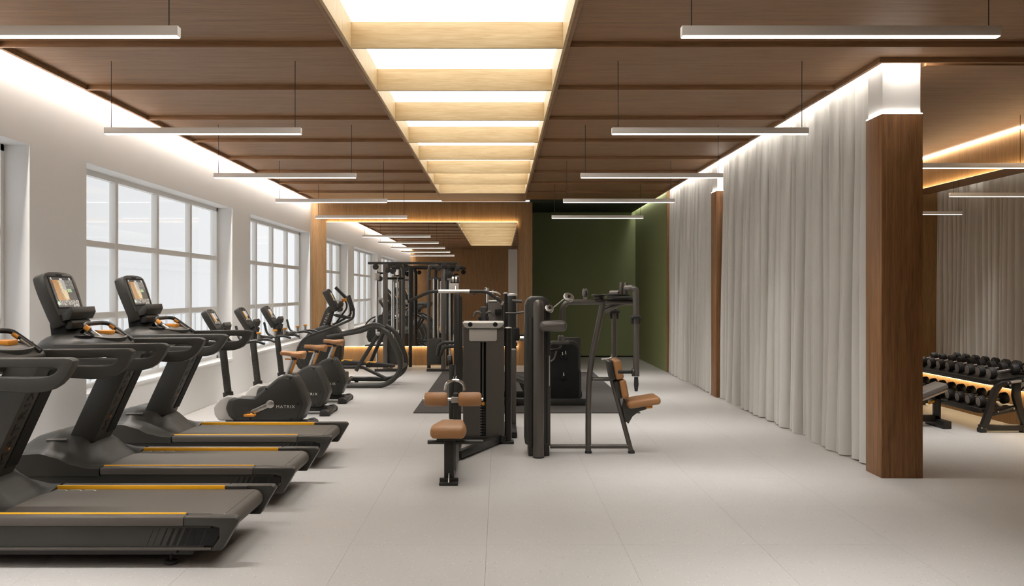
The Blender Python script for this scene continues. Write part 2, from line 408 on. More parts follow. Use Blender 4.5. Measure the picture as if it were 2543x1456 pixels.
# slot above curtains
m = MB(); m.box(CX1, 3.30, 7.40, YG, 3.34, 3.36); m.box(3.29, 3.30, 7.47, YE, ZC+.06, 3.34); m.box(CX1-.005, CX1, 7.40, YG, ZC+.05, 3.34); struct('trim_3', m, M['white'])
for k, (a, b, lb) in enumerate(((7.9, 13.0, 'white light strip in the slot above the long curtain'), (13.6, 17.2, 'white light strip in the slot above the far curtain'), (17.4, 21.2, 'white light strip above the green side wall'))):
    o = obj('slot_light_strip', MB().box(2.945, 2.985, a, b, 3.32, 3.335), M['slot']); tag(o, lb, 'light strip')
for k, y in enumerate((7.46, 13.14)):
    t = thing('pillar', ('nearest wood-clad square pillar with lit white top', 'distant wood-clad square pillar with lit white top between the two curtains')[k], 'pillar', (3.11, y+.16, 0), 'wood-clad pillars')
    obj('wood_cladding', MB().box(XP, XP+.32, y, y+.32, 0, 2.815, bev=.003), M['pillar'], t)
    obj('white_core', MB().box(XP+.014, XP+.306, y+.014, y+.306, 2.815, 3.34), M['white'], t)
    q = MB(); z0, z1 = 2.8155, 2.822
    q.box(XP+.002, XP+.012, y+.002, y+.318, z0, z1); q.box(XP+.308, XP+.318, y+.002, y+.318, z0, z1); q.box(XP+.012, XP+.308, y+.002, y+.012, z0, z1); q.box(XP+.012, XP+.308, y+.308, y+.318, z0, z1)
    obj('light_ring', q, M['ring'], t)
    q = MB(); q.box(XP+.02, XP+.30, y-.05, y-.015, 3.30, 3.31) ; q.box(XP-.012, XP+.006, y, y+.3, 3.30, 3.31)
    obj('top_light', q, M['ptop'], t)
# curtains
def curtain(label, a, b, seed):
    rnd = random.Random(seed); edges = [a]
    while edges[-1] < b-.12: edges.append(edges[-1]+rnd.choice((.07, .09, .12, .15, .19, .24))*rnd.uniform(.9, 1.1))
    f = (b-a)/(edges[-1]-a); edges = [a+(e-a)*f for e in edges]; cols = []
    for k, (p, q) in enumerate(zip(edges, edges[1:])):
        w = q-p; d = min(.17, .03+w*rnd.uniform(.45, 1.0)); fr = rnd.uniform(-.012, .012)
        g_ = rnd.choice((.006, .010, .016)); sg = rnd.uniform(.04, .10); q2 = q-g_
        for i in range(11):
            th = PI*i/10; cols.append(((p+q2)/2-(q2-p)/2*math.cos(th)*(1+.12*math.sin(th)), 3.13+fr*math.sin(th)-d*math.sin(th)**.6, k))
        cols.append((q2+g_*.25, 3.13+sg, k)); cols.append((q2+g_*.75, 3.13+sg, k))
    cols.append((b, 3.145, len(edges)))
    n = len(cols)-1
    def fn(u, v):
        y, x, k = cols[int(round(u*n))]; z = .012+v*(3.29-.012)
        e = 0 if u in (0, 1) else 1
        x = 3.12+(x-3.12)*(1-.30*v)+.008*math.sin(z*1.7+k*.8)
        return Vector((x, y+e*.014*math.sin(z*1.3+k*.45)*(1-v*.5), z))
    m = MB(); m.grid(fn, n, 12); o = obj('curtain', m, M['curtain'], origin=(3.1, (a+b)/2, 0), sharp=2.5)
    tag(o, label, 'curtain', 'floor-length grey curtains')
curtain('long floor-length light grey pleated curtain between the two pillars', 7.82, 13.10, 3)
curtain('shorter grey pleated curtain beyond the distant pillar, next to the green wall', 13.50, 17.24, 9)

# ------------------------------------------------------------------ pendants
def pendant(xc, yc, label, group, proto=[None]):
    if proto[0] is None:
        t = thing('pendant_light', label, 'pendant light', (0, 0, 2.66), group)
        t.location = (0, 0, 2.66)
        obj('housing', MB().box(-.762, .762, -.025, .025, 2.664, 2.712, bev=.002), M['housing'], t)
        obj('diffuser', MB().box(-.757, .757, -.022, .022, 2.660, 2.6645), M['pend'], t)
        for s in (-1, 1): obj('wire', MB().tube([(s*.713, 0, 2.71), (s*.713, 0, 3.232)], .0028, 6), M['wire'], t)
        ld = bpy.data.lights.new('pendant_lamp', 'AREA'); ld.shape = 'RECTANGLE'; ld.size = 1.5; ld.size_y = .04; ld.energy = W_PEND; ld.spread = math.radians(80); ld.color = (1, .992, .98)
        lo = bpy.data.objects.new('lamp', ld); COL.objects.link(lo); lo.location = (0, 0, -.002); lo.parent = t
        t.location = (xc, yc, 2.66); proto[0] = t
    else:
        t = copy_tree(proto[0]); t.location = (xc, yc, 2.66); t['label'] = label; t['group'] = group
    return t
ordn = ['nearest', 'second nearest', 'third nearest', 'fourth nearest', 'farthest']
for k in range(5):
    y = 4.635+2.862*k
    pendant(-2.297, y, '%s linear pendant light over the treadmill side, left of the skylight' % ordn[k], 'linear pendants left of the skylight')
    pendant(1.634, y, '%s linear pendant light over the aisle, right of the skylight' % ordn[k], 'linear pendants right of the skylight')
for k, y in enumerate((9.56, 12.42, 15.28)):
    pendant(4.44, y, '%s linear pendant light in the room behind the pillar, before the side mirror' % ('nearest', 'middle', 'farthest')[k], 'linear pendants behind the pillar')

# ------------------------------------------------------------------ screens and consoles
def screen(parent, mx, w, h, bright=0, seedv=1):
    t = bmesh.new(); cl = t.loops.layers.color.new('Col'); nx, ny = 48, 36; rnd = random.Random(5)
    V = [[t.verts.new(mx @ Vector((-w/2+w*i/nx, -h/2+h*j/ny, 0))) for j in range(ny+1)] for i in range(nx+1)]
    for i in range(nx):
        for j in range(ny):
            f = t.faces.new((V[i][j], V[i+1][j], V[i+1][j+1], V[i][j+1])); a = (i+.5)/nx; b = (j+.5)/ny
            r = rnd.random(); c = (12, 11, 10)
            if b > .92: c = (235, 235, 230) if (.44 < a < .56 and b < .96) or (.06 < a < .1) or (.88 < a < .93) else (10, 10, 10)
            elif b < .05: c = (200, 200, 200) if .7 < a < .95 and r > .3 else (15, 15, 15)
            elif b < .22:
                c = [(120, 118, 112), (190, 186, 180), (120, 78, 50), (70, 66, 60), (215, 215, 210)][int(r*5)]
                if a < .14: c = (230, 240, 220) if (a-.07)**2+(b-.13)**2 < .004 else (40, 90, 30)
            elif a < .10: c = (120, 60, 20) if b > .8 else ((70, 64, 50) if r > .7 else (14, 12, 10))
            elif a < .10+.26: c = (208, 148, 74) if r > .3 else (188, 126, 58)
            elif a < .62:
                bd = (a-.52)**2/.012+(b-.42)**2/.03; nk = abs(a-.44+(b-.6)*.1) < .05
                if bd < 1 or (nk and b > .35 and b < .88): c = (246, 222, 176) if r > .3 else (236, 200, 140)
                else: c = (186, 184, 180) if b > .45 else (205, 160, 100)
                if bright and c == (186, 184, 180): c = (250, 250, 250)
            else:
                c = (96, 94, 88) if b > .6 else (16, 15, 13)
                if b > .72 and r > .55: c = (150, 148, 140)
                if .5 < b < .62 and .64 < a < .84: c = (160, 200, 120) if r > .4 else (230, 240, 220)
                if bright and b > .45: c = (200, 200, 198)
            L = (c[0]/255, c[1]/255, c[2]/255, 1)
            for lp in f.loops: lp[cl] = L
    m = MB(); m.bm.free(); m.bm = t
    o = obj('screen_picture', m, M['screen'], parent); return o
def console(t, o, w, h, th, tilt, sw, sh, tray=True, bright=0):
    """rounded-top console facing +X, leaning back by tilt."""
    c, s = math.cos(tilt), math.sin(tilt); B = basis(o, (0, 1, 0), (-s, 0, c))   # normal = w x u = (c,0,s)
    hw, hh = w/2, h/2; out = [(-hw*.80, -hh), (hw*.80, -hh)]
    out += [(hw*.90, -hh*.6), (hw, hh*.2), (hw, hh*.62)]
    for k in range(1, 8):
        a = k/8*PI; out.append((hw*math.copysign(abs(math.cos(a))**.65, math.cos(a)), hh*.70+hh*.30*math.sin(a)**.7))
    out += [(-hw, hh*.62), (-hw, hh*.2), (-hw*.90, -hh*.6)]
    m = MB(); m.prism(out, -th, 0, 'z', bev=.010, mx=B); cs = obj('console', m, M['char'], t)
    B2 = B @ Matrix.Translation((0, hh*.22, .0015))
    obj('bezel', MB().box(-sw/2, sw/2, -sh/2, sh/2, -.003, 0, mx=B2), M['vent'], cs)
    screen(cs, B @ Matrix.Translation((0, hh*.22, .0022)), sw*.90, sh*.90, bright)
    obj('sensor_bar', MB().box(-.05*w/.5, .05*w/.5, -.008, .008, -.002, .0015, mx=B @ Matrix.Translation((0, hh*.86, 0))), M['vent'], cs)
    if tray:
        m = MB(); m.prism([(0, -.035), (.0, .03), (.075, .065), (.082, .06), (.082, .012), (.05, -.035)], -hw*.80, hw*.80, 'y', bev=.004)
        m2 = MB(); 
        # tray lip in console space: u=outward normal
        Bt = basis(Vector(o)+B.to_3x3() @ Vector((0, -hh*.62, 0)), (c, 0, s), (-s, 0, c))
        # basis w=normal, u=up, n=w x u = along -Y
        m2.prism([(0, -.045), (0, .0), (.03, .006), (.085, .03), (.092, .028), (.088, -.012), (.05, -.05)], -hw*.80, hw*.80, 'z', bev=.004, mx=Bt)
        obj('reading_tray', m2, M['char'], cs); m.bm.free()
        m3 = MB(); m3.prism([(-.02, -.10), (-.02, -.045), (.04, -.05), (.05, -.075), (.02, -.11)], -hw*.62, hw*.62, 'z', bev=.006, mx=Bt)
        obj('lower_housing', m3, M['char'], cs)
    return cs
def interp(tab, x):
    if x <= tab[0][0]: return tab[0][1]
    for (a, b), (c, d) in zip(tab, tab[1:]):
        if x <= c:
            u = (x-a)/(c-a); u = u*u*(3-2*u)*.5+u*.5; return b+(d-b)*u
    return tab[-1][1]

# ------------------------------------------------------------------ treadmills
def make_treadmill():
    yc = 6.88
    t = thing('treadmill', 'dark grey treadmill in the middle of the row of three, by the windows', 'treadmill', (-2.3, yc, 0), 'treadmills in a row by the windows')
    obj('base_frame', MB().prism([(-3.38, .05), (-1.62, .05), (-1.60, .20), (-3.38, .20)], yc-.36, yc+.36), M['black'], t)
    for s in (-1, 1):
        a, b = sorted((yc+s*.372, yc+s*.45))
        obj('side_rail', MB().prism([(-2.66, .221), (-1.642, .221), (-1.642, .268), (-2.66, .268)], a, b, bev=.008), M['grey'], t)
        a2, b2 = sorted((yc+s*.37, yc+s*.438))
        sp = obj('side_panel', MB().prism([(-3.36, .094), (-1.56, .094), (-1.50, .221), (-3.36, .221)], a2, b2, bev=.003), M['char'], t)
        obj('lower_lip', MB().box(-3.36, -1.50, min(yc+s*.435, yc+s*.445), max(yc+s*.435, yc+s*.445), .094, .108, bev=.002), M['grey'], t)
        bx = [(-1.832, -1.829), (-1.80, -1.797), (-1.765, -1.757), (-1.732, -1.718), (-1.70, -1.68), (-1.667, -1.638), (-1.635, -1.598), (-1.598, -1.558), (-1.554, -1.485)]
        for k, (p0, p1) in enumerate(bx):
            y0 = yc+s*.438; y1 = yc+s*.4405
            q = MB().prism([(p0-.005, .118), (p1-.005, .118), (p1+.032 if k < 8 else p1+.045, .208), (p0+.034, .208)], min(y0, y1), max(y0, y1))
            obj('vent_slot', q, M['vent'], sp)
        cap = [(-1.64, .268), (-1.375, .268), (-1.355, .248), (-1.445, .094), (-1.50, .094), (-1.455, .16), (-1.455, .212), (-1.50, .222), (-1.64, .222)]
        if s == 1: cap = [(-1.64, .268), (-1.375, .268), (-1.355, .248), (-1.445, .094), (-1.535, .094), (-1.495, .14), (-1.475, .18), (-1.49, .215), (-1.54, .235), (-1.64, .24)]
        obj('rear_cap', MB().prism(cap, a, b, bev=.006), M['char'], t)
        e0, e1 = sorted((yc+s*.352, yc+s*.372))
        obj('amber_strip', MB().box(-2.665, -1.655, e0, e1, .243, .271, bev=.002), M['yellow'], t)
        obj('strip_end', MB().box(-1.655, -1.52, e0, e1, .235, .268, bev=.003), M['char2'], t)
        for x in (-1.735, -3.1):
            f = obj('levelling_foot', MB().box(x-.035, x+.035, yc+s*.36-.02, yc+s*.36+.02, .06, .095), M['black'], t)
            obj('foot_pad', MB().disc((x, yc+s*.36, .012), (0, 0, 1), .033, .022).tube([(x, yc+s*.36, .02), (x, yc+s*.36, .065)], .008, 8), M['rubber'], f)
    q = MB(); q.box(-2.80, -1.47, yc-.352, yc+.352, .225, .250); obj('running_belt', q, M['belt'], t)
    obj('rear_roller', MB().tube([(-1.475, yc-.352, .198), (-1.475, yc+.352, .198)], .051, 20), M['belt'], t)
    q = MB()
    for k in range(3):
        x = -2.60+.085*k; q.bar((x-.055, yc+.325, .2512), (x, yc+.325, .2512), .0015, .006, 0); q.bar((x, yc+.325, .2512), (x+.02, yc+.30, .2512), .0015, .006, 0)
        x = -1.70+.10*k; q.bar((x, yc-.335, .2512), (x+.035, yc-.30, .2512), .0015, .006, 0)
    obj('belt_marking', q, M['lettering'], t)
    # motor hood
    Sx = [(-3.44, .16), (-3.38, .27), (-3.2, .365), (-3.06, .372), (-2.95, .343), (-2.85, .298), (-2.73, .272), (-2.60, .268)]
    Cx = [(-3.44, .18), (-3.36, .33), (-3.2, .44), (-3.05, .475), (-2.88, .455), (-2.80, .39), (-2.73, .30), (-2.68, .24), (-2.60, .20)]
    def hz(x, y):
        ay = abs(y); u = min(1, max(0, (ay-.12)/.29)); u = u*u*(3-2*u); v = interp(Cx, x)*(1-u)+interp(Sx, x)*u
        if ay > .435: v -= .012
        return v
    nx, ny = 34, 26; m = MB(); t2 = bmesh.new()
    X = [-3.44+(.775)*i/nx for i in range(nx+1)]; Y = [-.452+.904*j/ny for j in range(ny+1)]
    V = [[t2.verts.new((x, yc+y, max(.214, hz(x, y)))) for y in Y] for x in X]; Bm = [[t2.verts.new((x, yc+y, .212)) if (i in (0, nx) or j in (0, ny)) else None for j, y in enumerate(Y)] for i, x in enumerate(X)]
    for i in range(nx):
        for j in range(ny): t2.faces.new((V[i][j], V[i+1][j], V[i+1][j+1], V[i][j+1]))
        for j in (0, ny): t2.faces.new((V[i][j], V[i+1][j], Bm[i+1][j], Bm[i][j]))
    for j in range(ny):
        for i in (0, nx): t2.faces.new((V[i][j], V[i][j+1], Bm[i][j+1], Bm[i][j]))
    bmesh.ops.recalc_face_normals(t2, faces=t2.faces[:]); m._add(t2)
    hd = obj('motor_hood', m, M['char'], t, sharp=.9)
    obj('hood_label', MB().box(-.07, .07, -.012, .012, 0, .006, mx=basis((-3.03, yc-.26, .425), (1, .0, .02), (0, .95, .35))), M['grey'], hd)
    # mast
    lo, hi = .40, 1.06
    def mx_(z, o): return -2.954+.463*(z-.485)+o
    ms = obj('mast', MB().prism([(mx_(lo, 0), lo), (mx_(lo, .185), lo), (mx_(hi, .185), hi), (mx_(hi, 0), hi)], yc-.19, yc+.12, bev=.008), M['char'], t)
    d = Vector((.463, 0, 1)).normalized(); n = Vector((1, 0, -.463)).normalized()
    c0 = Vector((mx_(.69, .186), yc-.19, .69))
    mb = MB(); Bq = basis(c0+Vector((0, .235, 0)), (0, 1, 0), d); mb.box(-.07, .07, -.27, .34, 0, .004, mx=Bq); obj('dark_inlay', mb, M['vent'], ms)
    text('lettering', 'MATRIX', M['text'], ms, c0+Vector((0, .085, 0))+n*.0015, d, (0, -1, 0), .10, .001, 1.15)
    obj('amber_mark', MB().box(-.008, .008, -.008, .008, 0, .003, mx=Matrix.Translation(c0+Vector((0, .10, 0))-d*.135) @ basis((0, 0, 0), (0, 1, 0), d)), M['orange'], ms)
    # dash
    da = MB()
    def dsh(u, v):
        a = u*2*PI; e = .62
        cx = math.copysign(abs(math.cos(a))**e, math.cos(a)); cy = math.copysign(abs(math.sin(a))**e, math.sin(a))
        ang = (v-.5)*PI; r = max(.02, math.cos(ang))**.45; z = 1.06+.085*math.sin(ang)
        rx, ry = .25, .43
        if v > .5: rx *= (1-.32*(v-.5)); 
        return Vector((-2.93+cx*rx*r, yc+cy*ry*r, z + (.03*max(0, math.sin(ang))*(1-abs(cy)) if cx < 0 else 0)))
    da.grid(dsh, 40, 12); bmesh.ops.remove_doubles(da.bm, verts=da.bm.verts, dist=.0005); bmesh.ops.recalc_face_normals(da.bm, faces=da.bm.faces[:])
    ds = obj('dashboard', da, M['char'], t, sharp=1.2)
    for s in (-1, 1):
        obj('cup_holder', MB().lathe([(.060, -.03), (.066, .004), (.058, .004), (.045, -.02)], (-2.84, yc+s*.27, 1.138), (0, 0, 1)), M['vent'], ds)
        out = [(-2.98, 1.090), (-2.27, 1.096), (-2.24, 1.094), (-2.215, 1.080), (-2.222, 1.055), (-2.240, 1.02), (-2.264, .985), (-2.295, .953), (-2.335, .929), (-2.385, .915), (-2.47, .910), (-2.98, .95)]
        inn = [(-2.90, 1.045), (-2.36, 1.045), (-2.325, 1.043), (-2.305, 1.038), (-2.306, 1.031), (-2.314, 1.020), (-2.327, 1.010), (-2.345, 1.002), (-2.368, .997), (-2.40, .994), (-2.48, .992), (-2.84, 1.00)]
        a, b = sorted((yc+s*.365, yc+s*.435))
        obj('handrail', MB().prism(out, a, b, bev=.014, seg=3, hole=inn), M['char'], t)
    # centre grips
    gp = obj('grip_bar', MB().tube([(-2.74, yc-.15, 1.09), (-2.895, yc-.15, 1.20), (-2.90, yc-.10, 1.215), (-2.90, yc+.15, 1.215), (-2.86, yc+.20, 1.21), (-2.69, yc+.20, 1.09)], .016, 12, fil=.04), M['char2'], t)
    for yv, x1 in ((-.15, -2.885), (.20, -2.85)):
        p0 = Vector((x1, yc+yv, 1.193)); p1 = Vector((x1+.15, yc+yv, 1.087)); dd = p1-p0
        obj('orange_button', MB().tube([p0+dd*.0+Vector((0, 0, .004)), p0+dd*.22+Vector((0, 0, .004))], .019, 10), M['orange'], gp)
        obj('pulse_sensor', MB().tube([p0+dd*.32+Vector((0, 0, .003)), p0+dd*.80+Vector((0, 0, .003))], .0175, 12), M['steel'], gp)
    obj('stop_key', MB().box(-2.87, -2.78, yc-.0, yc+.12, 1.13, 1.165, bev=.008), M['orange'], ds)
    # neck and console
    obj('console_neck', MB().prism([(-3.11, 1.09), (-2.99, 1.09), (-3.03, 1.24), (-3.13, 1.26)], yc-.17, yc+.17, bev=.01), M['vent'], t)
    Bd = Matrix.Translation((-2.80, yc, 1.128)) @ Matrix.Rotation(math.radians(13), 4, 'Y')
    el = [(.115*math.cos(a*PI/16), .27*math.sin(a*PI/16)) for a in range(32)]; e2 = [(x*.86, y*.93) for x, y in el]
    obj('bowl_rim', MB().prism(el, -.02, .012, 'z', bev=.003, mx=Bd, hole=e2), M['char'], ds)
    obj('accessory_bowl', MB().prism(e2, -.02, .003, 'z', mx=Bd), M['vent'], ds)
    console(t, (-3.075, yc-.01, 1.395), .48, .40, .085, math.radians(19.5), .385, .245)
    return t
tm = make_treadmill()
bpy.context.view_layer.update()
for y, lb in ((5.47, 'nearest dark grey treadmill, cut off by the left edge'), (8.29, 'farthest dark grey treadmill of the three, beside the exercise bikes')):
    c = copy_tree(tm); c.location.y = y; c['label'] = lb

# ------------------------------------------------------------------ upright bikes
def make_bike():
    D = 10.2; k = D/F
    t = thing('exercise_bike', 'nearest upright exercise bike with tan saddle, beside the treadmill', 'exercise bike', (-2.4, D, 0), 'upright exercise bikes in a row')
    def q(px, py): p = P(px, py, D); return (p.x, p.z)
    body = [q(590, 1043), q(754, 1043), q(763, 1024), q(770, 1003), q(765, 985), q(752, 955), q(738, 930), q(719, 926), q(696, 936), q(672, 956), q(650, 974), q(634, 987), q(590, 985), q(574, 990), q(567, 1012), q(575, 1030)]
    body = [(x, max(z, .085)) for x, z in body]
    obj('shroud', MB().prism(body, D-.13, D+.13, bev=.03, seg=3), M['char'], t)
    side = [(x*.86+(-2.36)*.14, z*.86+.3*.14) for x, z in body]
    obj('side_cover', MB().prism(side, D-.138, D+.138, bev=.006), M['char2'], t)
    fc = [q(600, 984), q(572, 980), q(550, 990), q(536, 1010), q(538, 1028), q(548, 1043), q(588, 1043), q(575, 1020), q(580, 1000), q(600, 995)]
    fc = [(x, max(z, .07)) for x, z in fc]
    obj('silver_cover', MB().prism(fc, D-.09, D+.09, bev=.02, seg=3), M['silver'], t)
    obj('mast_collar', MB().tube([P(568, 992, D), P(566, 974, D)], .055, 14), M['char2'], t)
    ps = obj('mast', MB().bar(P(568, 990, D), P(549, 832, D), .062, .09, .014), M['char'], t)
    dd = (P(549, 832, D)-P(568, 990, D)).normalized()
    text('lettering', 'MATRIX', M['text'], ps, P(561, 925, D)+Vector((0, -.0455, 0)), dd, dd.cross(Vector((0, 1, 0))), .045, .0008, 1.3)
    text('lettering', 'MATRIX', M['lettering'], t, Vector((P(716, 1007, D).x, D-.1395, P(716, 1007, D).z)), (1, 0, 0), (0, 0, 1), .042, .001, 1.1)
    for (a, b) in ((728, 937), (747, 1000), (669, 963), (630, 1036), (730, 1038)):
        v = P(a, b, D); obj('bolt', MB().disc((v.x, D-.138, v.z), (0, 1, 0), .011, .008), M['vent'], t)
    for s in (-1, 1):
        pv = Vector((-2.38, D+s*.15, .272)); e = Vector((-2.575, D+s*.16, .185)) if s < 0 else Vector((-2.185, D+s*.16, .36))
        ck = obj('crank', MB().bar(pv, e, .05, .02, .009).disc(pv, (0, 1, 0), .042, .03), M['steel'], t)
        pd = obj('pedal', MB().box(e.x-.055, e.x+.055, min(e.y+s*.02, e.y+s*.11), max(e.y+s*.02, e.y+s*.11), e.z-.03, e.z-.008, bev=.006).tube([e, e+Vector((0, s*.04, -.02))], .009), M['orange'], ck)
        obj('pedal_strap', MB().tube([(e.x-.05, e.y+s*.07, e.z-.015), (e.x-.03, e.y+s*.07, e.z+.012), (e.x+.03, e.y+s*.07, e.z+.012), (e.x+.05, e.y+s*.07, e.z-.015)], .007, 8, fil=.03), M['black'], ck)
    # seat post, saddle
    sp = obj('seat_post', MB().tube([P(713, 935, D), P(731, 888, D)], .028, 14), M['steel'], t)
    obj('scale_strip', MB().tube([P(718, 935, D)+Vector((0, -.004, 0)), P(736, 889, D)+Vector((0, -.004, 0))], .018, 10), M['orange'], sp)
    obj('seat_clamp', MB().disc(P(731, 890, D), (1, 0, .3), .032, .05), M['char2'], sp)
    obj('seat_lever', MB().tube([P(725, 893, D), P(708, 892, D)], .008, 8), M['orange'], sp)
    sd = MB(); c = P(727, 879, D)
    def sad(u, v):
        s = u; xx = -.135+.27*s; w = .018+.11*(1/(1+math.exp(-(s-.55)*11))); 
        if s > .9: w *= math.sqrt(max(0, 1-((s-.9)/.1)**2*.75))
        if s < .08: w *= math.sqrt(max(.02, 1-((.08-s)/.08)**2))
        a = v*2*PI; zt = .026; zb = -.020-.060*s*s*(1.25-.5*s)
        z = zt*math.sin(a) if math.sin(a) > 0 else -zb*math.sin(a)
        z += -.006*math.exp(-((s-.55)/.2)**2)
        if s < .001 or s > .999: z *= .3
        return Vector((c.x+xx, D+w*math.cos(a), c.z+z+.004))
    sd.grid(sad, 26, 20); bmesh.ops.remove_doubles(sd.bm, verts=sd.bm.verts, dist=.0004); bmesh.ops.holes_fill(sd.bm, edges=[e for e in sd.bm.edges if e.is_boundary]); bmesh.ops.recalc_face_normals(sd.bm, faces=sd.bm.faces[:])
    obj('saddle', sd, M['tan'], t, sharp=1.3)
    # rear and front feet, floor beam
    obj('floor_beam', MB().box(-2.88, -2.03, D-.05, D+.05, .03, .09, bev=.01), M['black'], t)
    for x in (-2.02, -2.86):
        ft = obj('stabiliser', MB().box(x-.055, x+.055, D-.29, D+.29, .012, .062, bev=.015), M['char'], t)
        for s in (-1, 1):
            obj('end_cap', MB().prism([(x-.06, .006), (x+.06, .006), (x+.055, .05), (x+.01, .078), (x-.05, .066)], min(D+s*.19, D+s*.30), max(D+s*.19, D+s*.30), bev=.008), M['rubber'], ft)
    # head: console, stem, bars
    o = Vector((-2.985, D, 1.13))
    console(t, o, .30, .30, .07, math.radians(30), .20, .155, tray=True, bright=1)
    obj('stem', MB().tube([(-2.925, D, .84), (-2.90, D, .93), (-2.88, D, 1.0)], [.045, .04, .035], 12).tube([(-2.93, D, .90), (-2.70, D, .885)], .032, 12), M['char2'], t)
    for s in (-1, 1):
        hb = obj('handlebar', MB().tube([(-2.72, D+s*.02, .885), (-2.72, D+s*.20, .90), (-2.62, D+s*.25, .915), (-2.50, D+s*.24, .93), (-2.42, D+s*.22, .90)], .014, 10, fil=.05).tube([(-2.72, D+s*.16, .90), (-2.80, D+s*.20, .93), (-2.84, D+s*.22, 1.07)], .014, 10, fil=.05), M['char2'], t)
        obj('pulse_sensor', MB().tube([(-2.60, D+s*.25, .918), (-2.60, D+s*.25, .985)], .017, 10), M['steel'], hb)
        obj('orange_tip', MB().disc((-2.60, D+s*.25, .993), (0, 0, 1), .026, .02), M['orange'], hb)
    return t
bk = make_bike()
for y, lb in ((11.45, 'middle upright exercise bike of three, tan saddle'), (12.70, 'farthest upright exercise bike, next to the elliptical trainer')):
    c = copy_tree(bk); c.location.y = y; c['label'] = lb

